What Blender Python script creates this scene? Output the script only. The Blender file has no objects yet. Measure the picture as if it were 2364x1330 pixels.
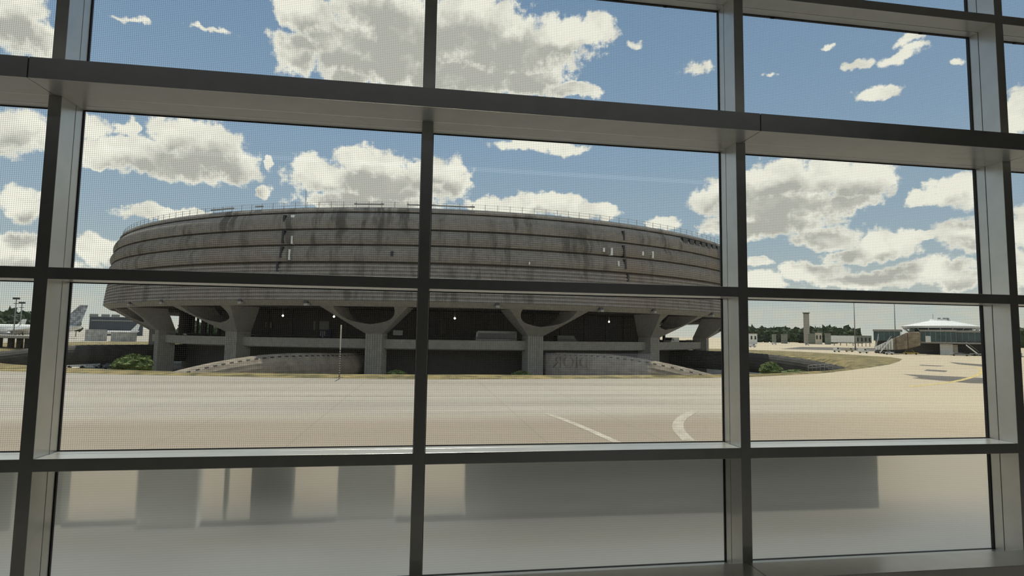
import bpy, math, random
from mathutils import Matrix, Vector
random.seed(7)
C = bpy.context.scene.collection
PI = math.pi
R_ = math.radians

# ------------------------------------------------------------------ camera
EYE = 1.62                       # eye height above the hall floor (floor z = 0)
F_PX, YAW, PITCH, ROLL = 1324.38, 0.150295, 0.080035, -0.014817

def turn(a, f, b):
    """camera axes (right, forward, up) -> world direction"""
    c, s = math.cos(ROLL), math.sin(ROLL)
    a, b = c*a + s*b, -s*a + c*b
    c, s = math.cos(PITCH), math.sin(PITCH)
    f, b = c*f - s*b, s*f + c*b
    c, s = math.cos(YAW), math.sin(YAW)
    return Vector((c*a + s*f, -s*a + c*f, b))

def ray(px, py):
    return turn((px-1182)/F_PX, 1.0, -(py-665)/F_PX)

def at_y(px, py, y):             # surveyed point on the plane at depth y
    d = ray(px, py); return Vector((d.x*y/d.y, y, EYE + d.z*y/d.y))

def at_d(px, py, dist):          # surveyed point at horizontal distance dist
    d = ray(px, py); h = math.hypot(d.x, d.y); return Vector((d.x/h*dist, d.y/h*dist, EYE + d.z/h*dist))

def at_z(px, py, z):             # surveyed point on the level z (world)
    d = ray(px, py); t = (z-EYE)/d.z; return Vector((d.x*t, d.y*t, z))

cam = bpy.data.cameras.new('camera')
camo = bpy.data.objects.new('camera', cam); C.objects.link(camo)
cam.sensor_width = 36; cam.lens = F_PX/2364*36; cam.clip_end = 9000; cam.clip_start = 0.05
r_, f_, u_ = turn(1, 0, 0), turn(0, 1, 0), turn(0, 0, 1)
M = Matrix((( r_.x, u_.x, -f_.x, 0), (r_.y, u_.y, -f_.y, 0), (r_.z, u_.z, -f_.z, EYE), (0, 0, 0, 1)))
camo.matrix_world = M
S = bpy.context.scene
S.camera = camo
S.view_settings.view_transform = 'Standard'; S.view_settings.look = 'None'
S.view_settings.gamma = 1; S.view_settings.use_curve_mapping = False
S.view_settings.exposure = 0.0

# ------------------------------------------------------------------ sun
SUN_AZ, SUN_EL = R_(0), R_(62.5)
sd = bpy.data.lights.new('sun', 'SUN'); sd.energy = 4.6; sd.angle = R_(0.53); sd.color = (1.0, 0.925, 0.81)
so = bpy.data.objects.new('sun', sd); C.objects.link(so)
so.location = (20, 60, 80)
so.rotation_euler = Vector((math.sin(SUN_AZ)*math.cos(SUN_EL), math.cos(SUN_AZ)*math.cos(SUN_EL), math.sin(SUN_EL))).to_track_quat('Z', 'Y').to_euler()

# ------------------------------------------------------------------ node helper
class NT:
    def __init__(s, tree): s.t = tree; s.n = tree.nodes; s.l = tree.links
    def node(s, typ, **kw):
        n = s.n.new(typ)
        for k, v in kw.items(): setattr(n, k, v)
        return n
    def set(s, sock, v):
        if hasattr(v, 'is_output'): s.l.new(v, sock)
        elif v is not None: sock.default_value = v
    def math(s, op, a, b=None, c=None, clamp=False):
        n = s.node('ShaderNodeMath', operation=op, use_clamp=clamp)
        s.set(n.inputs[0], a); s.set(n.inputs[1], b); s.set(n.inputs[2], c)
        return n.outputs[0]
    def vmath(s, op, a, b=None, c=None):
        n = s.node('ShaderNodeVectorMath', operation=op)
        s.set(n.inputs[0], a); s.set(n.inputs[1], b); s.set(n.inputs[2], c)
        return n.outputs['Value'] if op in ('LENGTH', 'DOT_PRODUCT', 'DISTANCE') else n.outputs['Vector']
    def comb(s, x=0.0, y=0.0, z=0.0):
        n = s.node('ShaderNodeCombineXYZ')
        for i, v in enumerate((x, y, z)): s.set(n.inputs[i], v)
        return n.outputs[0]
    def sep(s, v):
        n = s.node('ShaderNodeSeparateXYZ'); s.set(n.inputs[0], v); return n.outputs
    def noise(s, v, scale, detail=4.0, rough=0.55, dist=0.0):
        n = s.node('ShaderNodeTexNoise'); s.set(n.inputs['Vector'], v)
        n.inputs['Scale'].default_value = scale; n.inputs['Detail'].default_value = detail
        n.inputs['Roughness'].default_value = rough; n.inputs['Distortion'].default_value = dist
        return n.outputs
    def ramp(s, v, a, b, c0=0.0, c1=1.0, smooth=True):
        n = s.node('ShaderNodeMapRange', interpolation_type='SMOOTHSTEP' if smooth else 'LINEAR')
        s.set(n.inputs[0], v); n.inputs[1].default_value = a; n.inputs[2].default_value = b
        n.inputs[3].default_value = c0; n.inputs[4].default_value = c1
        return n.outputs[0]
    def mix(s, f, a, b, blend='MIX'):
        n = s.node('ShaderNodeMix', data_type='RGBA', blend_type=blend)
        s.set(n.inputs[0], f)
        for i, v in ((6, a), (7, b)):
            if isinstance(v, tuple) and len(v) == 3: v = v + (1,)
            s.set(n.inputs[i], v)
        return n.outputs[2]

# ------------------------------------------------------------------ sky
W = bpy.data.worlds.new('sky'); S.world = W; W.use_nodes = True
nt = NT(W.node_tree); nt.n.clear()
gen = nt.node('ShaderNodeTexCoord').outputs['Generated']
sx, sy, sz = nt.sep(gen)
AZ = nt.math('MULTIPLY', nt.math('ARCTAN2', sx, sy), 180/PI)
EL = nt.math('MULTIPLY', nt.math('ARCSINE', sz), 180/PI)
UV = nt.comb(AZ, EL, 0.0)
# billow noise bends the outlines
nz = nt.noise(UV, 0.30, 4.0, 0.6)['Color']
off = nt.vmath('MULTIPLY', nt.vmath('SUBTRACT', nz, (0.5, 0.5, 0.5)), (3.4, 2.6, 0.0))
P = nt.vmath('ADD', UV, off)
# cumulus, one ellipse per lobe (x, y, rx, ry surveyed in the photograph, kept as azimuth / elevation)
LOBES = [
 (705,25,75,55),(690,120,70,62),(790,110,120,75),(860,20,120,80),(900,150,150,70),(960,90,180,110),(1090,70,170,90),(1180,120,190,75),(1290,85,90,50),(1375,75,58,42),
 (1050,180,220,55),(1220,185,110,38),(1320,212,75,22),(800,185,60,30),
 (20,40,110,95),(95,95,60,45),(20,300,95,65),(215,290,60,40),(290,290,26,20),
 (420,320,95,52),(330,355,120,48),(245,350,55,34),(480,345,100,62),(545,385,65,40),(420,385,120,42),(230,375,45,20),
 (612,436,26,18),(622,375,11,18),
 (860,380,95,46),(760,410,110,38),(715,390,48,28),(900,430,170,52),(1010,400,80,42),(1045,425,48,42),(860,470,190,30),
 (1130,470,60,22),(1210,475,110,34),(1290,470,75,28),(1360,492,70,22),(1525,520,38,20),
 (390,495,140,20),(45,470,62,52),(225,575,60,42),(40,575,70,44),(80,610,150,20),
 (1240,330,150,26,.25),(1310,345,80,24,.25),
 (1800,415,110,52),(1900,410,110,46),(1990,420,85,52),(1720,445,110,58),(1640,465,62,38),(1800,480,190,48),(1760,520,160,30),(1960,470,80,25),
 (1900,548,95,36),(2040,560,90,34),(2000,585,120,24),
 (2210,440,95,42),(2125,462,40,22),(2240,545,90,46),(2140,550,36,14),
 (2150,625,130,34),(2010,645,150,26),(1880,625,90,24),(1760,650,80,24),(1750,605,40,16),(2230,650,80,26),
 (2352,255,40,62),(2355,520,36,52),(2350,620,40,60),
 (2028,216,56,24),(1985,143,62,20,.32),(2085,128,95,28,.34),(2105,95,60,26,.32),(1914,102,28,14,.35),(2195,152,50,16,.5),(1470,105,50,26,.62),(1610,155,90,34,.6),(1780,175,40,14,.6),
 (300,45,150,20,.62),(490,65,160,18,.66),
]
def azel(px, py):
    d = ray(px, py).normalized()
    return math.degrees(math.atan2(d.x, d.y)), math.degrees(math.asin(d.z))
acc = None; acc2 = None
P2 = nt.vmath('ADD', P, (-0.3, 1.9, 0.0))
for (px, py, rx, ry, *thin) in LOBES:
    thin = thin[0] if thin else 0.0
    a, e = azel(px, py)
    da = abs(azel(px+rx, py)[0]-azel(px-rx, py)[0])/2; de = abs(azel(px, py+ry)[1]-azel(px, py-ry)[1])/2
    L = nt.vmath('LENGTH', nt.vmath('MULTIPLY_ADD', P, (1/da, 1/de, 0.0), (-a/da, -e/de, 0.0)))
    if thin: L = nt.math('ADD', L, thin)
    acc = L if acc is None else nt.math('MINIMUM', acc, L)
    if rx*ry < 2600 or thin: continue
    L2 = nt.vmath('LENGTH', nt.vmath('MULTIPLY_ADD', P2, (1/da, 1/de, 0.0), (-a/da, -e/de, 0.0)))
    acc2 = L2 if acc2 is None else nt.math('MINIMUM', acc2, L2)
field = nt.math('SUBTRACT', 1.0, acc)
# loose cumulus over the rest of the sky
other = nt.math('MAXIMUM', nt.ramp(nt.math('ABSOLUTE', nt.math('SUBTRACT', AZ, 6.0)), 44, 60), nt.ramp(EL, 40, 52))
gn = nt.noise(gen, 3.2, 4.0, 0.6)['Fac']
gen_f = nt.math('SUBTRACT', nt.math('MULTIPLY', nt.math('SUBTRACT', gn, 0.52), 5.0), nt.math('MULTIPLY', nt.math('SUBTRACT', 1.0, other), 9.0))
field = nt.math('MAXIMUM', field, gen_f)
fine = nt.noise(UV, 0.85, 6.0, 0.66)['Fac']
dens = nt.math('ADD', field, nt.math('MULTIPLY', nt.math('SUBTRACT', fine, 0.50), 1.25))
alpha = nt.ramp(dens, -0.05, 0.26)
billow = nt.noise(nt.vmath('MULTIPLY', P, (1.0, 1.35, 1.0)), 0.34, 4.0, 0.55)['Fac']
emb = nt.math('MULTIPLY', nt.math('SUBTRACT', billow, 0.47), 1.7)
above = nt.math('ADD', nt.math('SUBTRACT', 1.0, acc2), nt.math('MULTIPLY', nt.math('SUBTRACT', fine, 0.5), 0.45))
thick = nt.math('ADD', nt.math('MULTIPLY', nt.ramp(above, -0.25, 0.55), nt.ramp(dens, 0.05, 0.60)), emb)
thick = nt.math('MINIMUM', nt.math('MAXIMUM', thick, 0.0), 1.0)
cloud = nt.mix(thick, (1.27, 1.20, 1.06), (0.66, 0.63, 0.575))
gr = nt.node('ShaderNodeValToRGB')
nt.set(gr.inputs[0], nt.ramp(EL, 0, 45, smooth=False))
cr = gr.color_ramp
cr.elements[0].position = 0.0; cr.elements[0].color = (0.78, 0.78, 0.70, 1)
cr.elements[1].position = 1.0; cr.elements[1].color = (0.17, 0.30, 0.52, 1)
for p_, c_ in ((0.10, (0.60, 0.68, 0.70)), (0.22, (0.46, 0.585, 0.70)), (0.42, (0.34, 0.485, 0.68)), (0.70, (0.25, 0.39, 0.60))):
    e_ = cr.elements.new(p_); e_.color = c_ + (1,)
haze = nt.ramp(EL, 1.0, 7.5, 0.85, 0.0)
hz = nt.noise(nt.vmath('MULTIPLY', UV, (1.0, 2.2, 1.0)), 0.35, 5.0, 0.6)['Fac']
haze = nt.math('MULTIPLY', haze, nt.ramp(hz, 0.38, 0.62))
sky = nt.mix(haze, gr.outputs[0], (0.80, 0.77, 0.67))
sky = nt.mix(alpha, sky, cloud)
bg = nt.node('ShaderNodeBackground'); nt.set(bg.inputs[0], sky); bg.inputs[1].default_value = 1.0
nt.l.new(bg.outputs[0], nt.node('ShaderNodeOutputWorld').inputs[0])
W.cycles.sampling_method = 'MANUAL'; W.cycles.sample_map_resolution = 256

# ------------------------------------------------------------------ mesh helpers
def tag(o, label=None, cat=None, group=None, kind=None):
    if label: o['label'] = label
    if cat: o['category'] = cat
    if group: o['group'] = group
    if kind: o['kind'] = kind
    return o

class MB:
    def __init__(s): s.v = []; s.f = []; s.m = []; s.sm = []
    def add(s, vs, fs, m=0, smooth=False, mtx=None):
        k = len(s.v)
        for v in vs: s.v.append(tuple(mtx @ Vector(v)) if mtx else tuple(v))
        for f in fs: s.f.append(tuple(i+k for i in f)); s.m.append(m); s.sm.append(smooth)
        return s
    def box(s, x0, x1, y0, y1, z0, z1, m=0, mtx=None):
        vs = [(x0,y0,z0),(x1,y0,z0),(x1,y1,z0),(x0,y1,z0),(x0,y0,z1),(x1,y0,z1),(x1,y1,z1),(x0,y1,z1)]
        return s.add(vs, [(3,2,1,0),(4,5,6,7),(0,1,5,4),(1,2,6,5),(2,3,7,6),(3,0,4,7)], m, False, mtx)
    def tube(s, pts, rad, n=8, m=0, smooth=True, caps=True):
        pts = [Vector(p) for p in pts]; rads = rad if isinstance(rad, (list, tuple)) else [rad]*len(pts)
        vs = []; fs = []
        for i, p in enumerate(pts):
            t = (pts[min(i+1, len(pts)-1)] - pts[max(i-1, 0)]).normalized()
            a = t.cross(Vector((0, 0, 1)));  a = Vector((1, 0, 0)) if a.length < 1e-3 else a.normalized()
            b = a.cross(t).normalized()
            for k in range(n):
                w = 2*PI*k/n; vs.append(p + a*(math.cos(w)*rads[i]) + b*(math.sin(w)*rads[i]))
        for i in range(len(pts)-1):
            for k in range(n):
                fs.append((i*n+k, i*n+(k+1) % n, (i+1)*n+(k+1) % n, (i+1)*n+k))
        s.add(vs, fs, m, smooth)
        if caps:
            q = len(s.v)-len(vs)
            s.f.append(tuple(q+k for k in reversed(range(n)))); s.m.append(m); s.sm.append(False)
            s.f.append(tuple(q+(len(pts)-1)*n+k for k in range(n))); s.m.append(m); s.sm.append(False)
        return s
    def lathe(s, prof, cx, cy, a0=0, a1=2*PI, n=48, m=0, smooth=False):
        """prof: (radius, z) rows; angle measured from -Y (towards the camera) to +X"""
        full = abs(a1-a0-2*PI) < 1e-6; cols = n if full else n+1
        vs = []; fs = []
        for j in range(cols):
            a = a0+(a1-a0)*j/n
            for (r, z) in prof: vs.append((cx+r*math.sin(a), cy-r*math.cos(a), z))
        k = len(prof)
        for j in range(n):
            j2 = (j+1) % cols
            for i in range(k-1): fs.append((j*k+i, j2*k+i, j2*k+i+1, j*k+i+1))
        return s.add(vs, fs, m, smooth)
    def prism(s, poly, d0, d1, fn, m=0):
        """poly of (u, v) extruded along w from d0 to d1; fn(u, v, w) -> point"""
        n = len(poly); vs = [fn(u, v, d0) for u, v in poly] + [fn(u, v, d1) for u, v in poly]
        fs = [tuple(range(n)), tuple(reversed(range(n, 2*n)))]
        fs += [(i, n+i, n+(i+1) % n, (i+1) % n) for i in range(n)]
        return s.add(vs, fs, m)
    def blob(s, c, r, seed, n1=10, n2=7, amp=0.3, m=0, sz=1.0):
        rnd = random.Random(seed); ph = [rnd.uniform(0, 6.28) for _ in range(6)]
        vs = []; fs = []
        for i in range(n2+1):
            t = PI*i/n2
            for j in range(n1):
                w = 2*PI*j/n1
                rr = r*(1+amp*(0.5*math.sin(3*w+ph[0]+2*t)+0.5*math.sin(4*t+ph[1]+w)+rnd.uniform(-.5, .5)))
                vs.append((c[0]+rr*math.sin(t)*math.cos(w), c[1]+rr*math.sin(t)*math.sin(w), c[2]+rr*sz*math.cos(t)))
        for i in range(n2):
            for j in range(n1): fs.append((i*n1+j, (i+1)*n1+j, (i+1)*n1+(j+1) % n1, i*n1+(j+1) % n1))
        return s.add(vs, fs, m, False)
    def build(s, name, mats, parent=None, loc=None, bevel=0.0):
        me = bpy.data.meshes.new(name)
        me.from_pydata(s.v, [], s.f); me.update()
        for mt in (mats if isinstance(mats, (list, tuple)) else [mats]): me.materials.append(mt)
        me.polygons.foreach_set('material_index', s.m); me.polygons.foreach_set('use_smooth', s.sm)
        o = bpy.data.objects.new(name, me); C.objects.link(o)
        if parent is not None: o.parent = parent
        if loc is not None: o.location = loc
        if bevel:
            b = o.modifiers.new('edge', 'BEVEL'); b.width = bevel; b.segments = 2; b.limit_method = 'ANGLE'
        return o

def empty(name, loc, label, cat, group=None, rz=0.0):
    o = bpy.data.objects.new(name, None); C.objects.link(o); o.location = loc; o.rotation_euler.z = rz
    o.empty_display_size = 0.2
    return tag(o, label, cat, group)

def kids(o): return [c for c in C.objects if c.parent is o]
def dup(o, loc, rz=0.0, label=None, parent=None):
    c = o.copy(); C.objects.link(c)
    if parent is not None: c.parent = parent
    if loc is not None: c.location = loc; c.rotation_euler.z = rz
    if label: c['label'] = label
    for k in kids(o): dup(k, None, 0, None, c)
    return c

# ------------------------------------------------------------------ materials
def mat(name, col, rough=0.6, metal=0.0, var=0.0, vscale=1.0, stretch=(1, 1, 1), bump=0.0, spec=None, emit=None, estr=0.0, col2=None):
    m = bpy.data.materials.new(name); m.use_nodes = True; t = NT(m.node_tree)
    b = t.n['Principled BSDF']; b.inputs['Roughness'].default_value = rough; b.inputs['Metallic'].default_value = metal
    b.inputs['Base Color'].default_value = tuple(col)+(1,)
    if spec is not None: b.inputs['Specular IOR Level'].default_value = spec
    if emit: b.inputs['Emission Color'].default_value = tuple(emit)+(1,); b.inputs['Emission Strength'].default_value = estr
    if var or bump:
        pos = t.vmath('MULTIPLY', t.node('ShaderNodeNewGeometry').outputs['Position'], tuple(stretch))
        nf = t.noise(pos, vscale, 6.0, 0.6)['Fac']
        if var:
            lo = tuple(c*(1-var) for c in (col2 or col)); hi = tuple(min(1, c*(1+var)) for c in col)
            t.set(b.inputs['Base Color'], t.mix(t.ramp(nf, 0.3, 0.7), lo, hi))
        if bump:
            bn = t.node('ShaderNodeBump'); bn.inputs['Strength'].default_value = bump
            t.set(bn.inputs['Height'], nf); t.set(b.inputs['Normal'], bn.outputs[0])
    return m

M_frame = mat('satin_grey_aluminium', (0.62, 0.61, 0.575), 0.30, 0.6, var=0.04, vscale=8)
M_gasket = mat('black_rubber', (0.008, 0.008, 0.008), 0.6)
M_seam = mat('dark_joint', (0.01, 0.01, 0.009), 0.8)
M_floor = mat('grey_floor_tile', (0.28, 0.27, 0.25), 0.4, var=0.08, vscale=3)
M_ceil = mat('pale_ceiling', (0.30, 0.29, 0.27), 0.8, var=0.03, vscale=2)
M_wall = mat('dim_wall', (0.13, 0.12, 0.11), 0.7, var=0.1, vscale=2)
M_white_p = mat('white_paint', (0.75, 0.75, 0.72), 0.45, var=0.05, vscale=1)
M_black = mat('black_plastic', (0.012, 0.012, 0.014), 0.45)
M_darkgrey = mat('dark_grey', (0.05, 0.05, 0.05), 0.6, var=0.2, vscale=1)
M_steel = mat('galvanised_steel', (0.28, 0.28, 0.27), 0.5, 0.5, var=0.1, vscale=2)
M_yellow = mat('yellow_paint', (0.62, 0.40, 0.05), 0.5, var=0.1, vscale=2)
M_line = mat('worn_yellow_line', (0.60, 0.46, 0.18), 0.8, var=0.2, vscale=1.5)
M_wline = mat('worn_white_line', (0.46, 0.405, 0.32), 0.8, var=0.2, vscale=1.5)
M_tyre = mat('tyre_rubber', (0.012, 0.012, 0.012), 0.8)
M_carglass = mat('dark_vehicle_glass', (0.02, 0.025, 0.028), 0.1)
M_green_gl = mat('green_glass', (0.045, 0.085, 0.085), 0.12, 0.0, var=0.25, vscale=0.25)
M_roofw = mat('white_roof_sheet', (0.82, 0.81, 0.77), 0.5, var=0.03, vscale=0.3)
M_lamp = mat('lamp_glow', (0.9, 0.85, 0.7), 0.5, emit=(1.0, 0.88, 0.62), estr=14.0)
M_glow = mat('lit_white_panel', (0.8, 0.8, 0.8), 0.5, emit=(0.93, 0.92, 1.0), estr=0.62)
M_strip = mat('lit_strip', (0.8, 0.8, 0.8), 0.5, emit=(0.86, 0.93, 1.0), estr=0.8)
M_blue = mat('deep_blue_sign', (0.012, 0.018, 0.06), 0.4)
M_shrub = mat('shrub_leaves', (0.10, 0.14, 0.035), 0.85, var=0.5, vscale=1.6)
M_tree = mat('tree_leaves', (0.045, 0.065, 0.03), 0.9, var=0.45, vscale=0.3)
M_tree2 = mat('pine_needles', (0.03, 0.042, 0.025), 0.9, var=0.45, vscale=0.4)
M_bark = mat('bark', (0.05, 0.04, 0.03), 0.9, var=0.3, vscale=2)

CX, CY = 7.1, 198.44              # centre of the round terminal
AP = EYE - 6.5                    # apron level
MO = EYE - 10.0                   # level of the sunk yard round the terminal

def concrete(name, base, stain=0.5, streak=True, bump=0.0, warm=0.0):
    """weathered concrete in cylinder coordinates about the terminal: rain streaks run down, pour marks run round"""
    m = bpy.data.materials.new(name); m.use_nodes = True; t = NT(m.node_tree); b = t.n['Principled BSDF']
    b.inputs['Roughness'].default_value = 0.9; b.inputs['Specular IOR Level'].default_value = 0.2
    g = t.node('ShaderNodeNewGeometry').outputs['Position']
    x, y, z = t.sep(t.vmath('SUBTRACT', g, (CX, CY, 0)))
    ang = t.math('MULTIPLY', t.math('ARCTAN2', x, t.math('MULTIPLY', y, -1.0)), 94.0)
    n1 = t.noise(t.comb(ang, t.math('MULTIPLY', z, 0.16), 0.0), 0.45, 5.0, 0.65)['Fac']
    n2 = t.noise(t.comb(ang, z, 3.0), 0.09, 5.0, 0.6)['Fac']
    n3 = t.noise(g, 1.3, 5.0, 0.6)['Fac']
    dark = tuple(c*(1-stain) for c in base); lite = tuple(c*1.18 for c in base)
    c1 = t.mix(t.ramp(n3, 0.25, 0.75), tuple(c*0.88 for c in base), lite)
    if streak:
        f = t.math('MULTIPLY', t.ramp(n1, 0.48, 0.60), t.ramp(n2, 0.38, 0.56))
        c1 = t.mix(f, c1, dark)
        n4 = t.noise(t.comb(ang, t.math('MULTIPLY', z, 0.5), 9.0), 0.05, 4.0, 0.6)['Fac']
        c1 = t.mix(t.ramp(n4, 0.52, 0.70, 0, 0.55), c1, (base[0]*1.08, base[1]*0.95, base[2]*0.90))
    t.set(b.inputs['Base Color'], c1)
    return m
M_conc = concrete('weathered_concrete', (0.255, 0.236, 0.212), 0.45)
M_conc_top = concrete('stained_concrete', (0.260, 0.240, 0.214), 0.55)
M_conc_rib = concrete('ribbed_concrete', (0.270, 0.248, 0.224), 0.38)
M_conc_smooth = concrete('smooth_concrete', (0.33, 0.308, 0.275), 0.25, streak=False)
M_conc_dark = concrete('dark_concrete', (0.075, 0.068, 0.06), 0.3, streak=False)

def pane_shader(t, tint=(0.90, 0.93, 0.92)):
    lw = t.node('ShaderNodeLayerWeight'); lw.inputs[0].default_value = 0.5
    fr = t.math('ADD', t.math('MULTIPLY', t.math('POWER', lw.outputs['Facing'], 5.0), 0.95), 0.045)
    tr = t.node('ShaderNodeBsdfTransparent'); tr.inputs[0].default_value = tint+(1,)
    gl = t.node('ShaderNodeBsdfGlossy'); gl.inputs['Roughness'].default_value = 0.0; gl.inputs['Color'].default_value = (1, 1, 1, 1)
    mx = t.node('ShaderNodeMixShader'); t.set(mx.inputs[0], fr); t.l.new(tr.outputs[0], mx.inputs[1]); t.l.new(gl.outputs[0], mx.inputs[2])
    return mx.outputs[0]
def mk_clear():
    m = bpy.data.materials.new('clear_glass'); m.use_nodes = True; t = NT(m.node_tree)
    t.n.remove(t.n['Principled BSDF']); t.l.new(pane_shader(t), t.n['Material Output'].inputs[0]); return m
PITCH_DOT = 0.0100
def mk_dotted():
    """glass printed with a square grid of small grey ceramic dots"""
    m = bpy.data.materials.new('dot_printed_glass'); m.use_nodes = True; t = NT(m.node_tree)
    t.n.remove(t.n['Principled BSDF'])
    x, y, z = t.sep(t.vmath('MULTIPLY', t.node('ShaderNodeNewGeometry').outputs['Position'], (1/PITCH_DOT,)*3))
    q = t.comb(t.math('SUBTRACT', t.math('FRACT', x), 0.5), t.math('SUBTRACT', t.math('FRACT', z), 0.5), 0.0)
    mask = t.ramp(t.vmath('LENGTH', q), 0.31, 0.41, 1.0, 0.0)
    di = t.node('ShaderNodeBsdfDiffuse'); di.inputs[0].default_value = (0.10, 0.097, 0.09, 1)
    tl = t.node('ShaderNodeBsdfTranslucent'); tl.inputs[0].default_value = (0.12, 0.117, 0.11, 1)
    tr = t.node('ShaderNodeBsdfTransparent'); tr.inputs[0].default_value = (0.70, 0.70, 0.68, 1)
    a = t.node('ShaderNodeMixShader'); a.inputs[0].default_value = 0.5; t.l.new(di.outputs[0], a.inputs[1]); t.l.new(tl.outputs[0], a.inputs[2])
    b = t.node('ShaderNodeMixShader'); b.inputs[0].default_value = 0.80; t.l.new(a.outputs[0], b.inputs[1]); t.l.new(tr.outputs[0], b.inputs[2])
    c = t.node('ShaderNodeMixShader'); t.set(c.inputs[0], mask); t.l.new(pane_shader(t), c.inputs[1]); t.l.new(b.outputs[0], c.inputs[2])
    t.l.new(c.outputs[0], t.n['Material Output'].inputs[0]); return m
def mk_frosted():
    m = bpy.data.materials.new('frosted_glass_film'); m.use_nodes = True; t = NT(m.node_tree)
    t.n.remove(t.n['Principled BSDF'])
    z = t.sep(t.node('ShaderNodeNewGeometry').outputs['Position'])[2]
    ln = t.math('MULTIPLY', t.math('ADD', t.math('SINE', t.math('MULTIPLY', z, 2*PI/0.0125)), 1.0), 0.5)
    tl = t.node('ShaderNodeBsdfTranslucent'); t.set(tl.inputs[0], t.mix(ln, (0.84, 0.86, 0.82), (0.93, 0.95, 0.91)))
    rf = t.node('ShaderNodeBsdfRefraction'); rf.inputs['Roughness'].default_value = 0.28; rf.inputs['IOR'].default_value = 1.3
    rf.inputs['Color'].default_value = (0.97, 0.97, 0.92, 1)
    mx = t.node('ShaderNodeMixShader'); mx.inputs[0].default_value = 0.40
    t.l.new(tl.outputs[0], mx.inputs[1]); t.l.new(rf.outputs[0], mx.inputs[2])
    t.l.new(mx.outputs[0], t.n['Material Output'].inputs[0]); return m
M_clear, M_dot, M_frost = mk_clear(), mk_dotted(), mk_frosted()

def mk_apron():
    m = bpy.data.materials.new('apron_concrete'); m.use_nodes = True; t = NT(m.node_tree); b = t.n['Principled BSDF']
    b.inputs['Roughness'].default_value = 0.8; b.inputs['Specular IOR Level'].default_value = 0.25
    g = t.node('ShaderNodeNewGeometry').outputs['Position']
    big = t.noise(t.vmath('MULTIPLY', g, (0.012, 0.05, 1)), 1.0, 5.0, 0.6)['Fac']
    mid = t.noise(t.vmath('MULTIPLY', g, (0.012, 0.26, 1)), 1.0, 6.0, 0.7)['Fac']
    fin = t.noise(g, 2.0, 6.0, 0.7)['Fac']
    c = t.mix(t.ramp(big, 0.35, 0.65), (0.35, 0.315, 0.265), (0.46, 0.415, 0.35))
    c = t.mix(t.ramp(mid, 0.44, 0.62, 0, 0.6), c, (0.235, 0.205, 0.172))
    c = t.mix(t.ramp(fin, 0.3, 0.7, 0, 0.25), c, (0.50, 0.45, 0.37))
    # the nearer lane is browner
    y = t.sep(g)[1]
    wob = t.math('ADD', y, t.math('MULTIPLY', big, 4.0))
    c = t.mix(t.ramp(wob, 44.0, 52.0, 0.8, 0.0), c, (0.30, 0.235, 0.17))
    x = t.sep(g)[0]
    c = t.mix(t.ramp(t.math('ADD', x, t.math('MULTIPLY', y, -0.25)), 0.0, 50.0, 0.0, 0.8), c, (0.58, 0.475, 0.325))  # paler and yellower to the right, sun-side glare put into the colour
    # unseen dark strip close under the hall, added to dim the beam undersides
    c = t.mix(t.math('MULTIPLY', t.ramp(y, 29.5, 30.5, 1.0, 0.0), t.ramp(y, 8.5, 9.0)), c, (0.055, 0.05, 0.045))
    c = t.mix(t.ramp(y, 8.5, 9.0, 1.0, 0.0), c, (0.66, 0.65, 0.62))  # unseen pale strip at the hall foot, added to brighten the frosted panes
    # slab joints every 7.5 m
    x = t.sep(g)[0]
    fx = t.math('ABSOLUTE', t.math('SUBTRACT', t.math('FRACT', t.math('MULTIPLY', x, 1/7.5)), 0.5))
    fy = t.math('ABSOLUTE', t.math('SUBTRACT', t.math('FRACT', t.math('MULTIPLY', y, 1/7.5)), 0.5))
    j = t.math('MAXIMUM', t.ramp(fx, 0.4925, 0.4975), t.ramp(fy, 0.4925, 0.4975))
    c = t.mix(t.math('MULTIPLY', j, 0.35), c, (0.16, 0.14, 0.11))
    t.set(b.inputs['Base Color'], c); return m
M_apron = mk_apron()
M_grass = mat('dry_grass', (0.23, 0.175, 0.07), 0.95, var=0.45, vscale=0.35, bump=0.4, col2=(0.13, 0.12, 0.045))
M_yard = mat('yard_paving', (0.48, 0.45, 0.39), 0.9, var=0.3, vscale=0.15)
M_asph = mat('dark_asphalt', (0.13, 0.115, 0.095), 0.9, var=0.25, vscale=0.3)

# ================================================================== SETTING: the glazed wall
FY = 3.0; GYI = 3.186; GYO = 3.200; SEAM = 3.115; DEEP = 2.797
MW = 0.0585/2
MX = [-1.7954 + 1.7856*(k-2) for k in range(8)]
ZL = dict(t0t=2.071, t0b=2.0137, t1t=1.2154, t1b=1.117, t3t=0.2839, t3b=0.2271, t4t=-0.6086, t4b=-0.6667, ledge=-1.224)
ZL = {k: v+EYE for k, v in ZL.items()}
HEAD = 4.72
WHERE = ['far left, outside the photo', 'at the left edge of the photo', 'second from the left', 'third from the left', 'fourth from the left, right of centre', 'at the right edge of the photo', 'just beyond the right edge', 'far right, outside the photo']
trim_n = [0]
def trim(mb, label, cat, bevel=0.0016):
    trim_n[0] += 1
    o = mb.build('trim_%d' % trim_n[0], [M_frame, M_seam, M_gasket], bevel=bevel)
    return tag(o, label, cat, kind='structure')
MNAME = ['mullion far beyond the left edge', 'mullion just beyond the left edge', 'mullion near the left edge', 'centre mullion seen straight on', 'mullion right of centre', 'mullion near the right edge', 'mullion just beyond the right edge', 'mullion far beyond the right edge']
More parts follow.
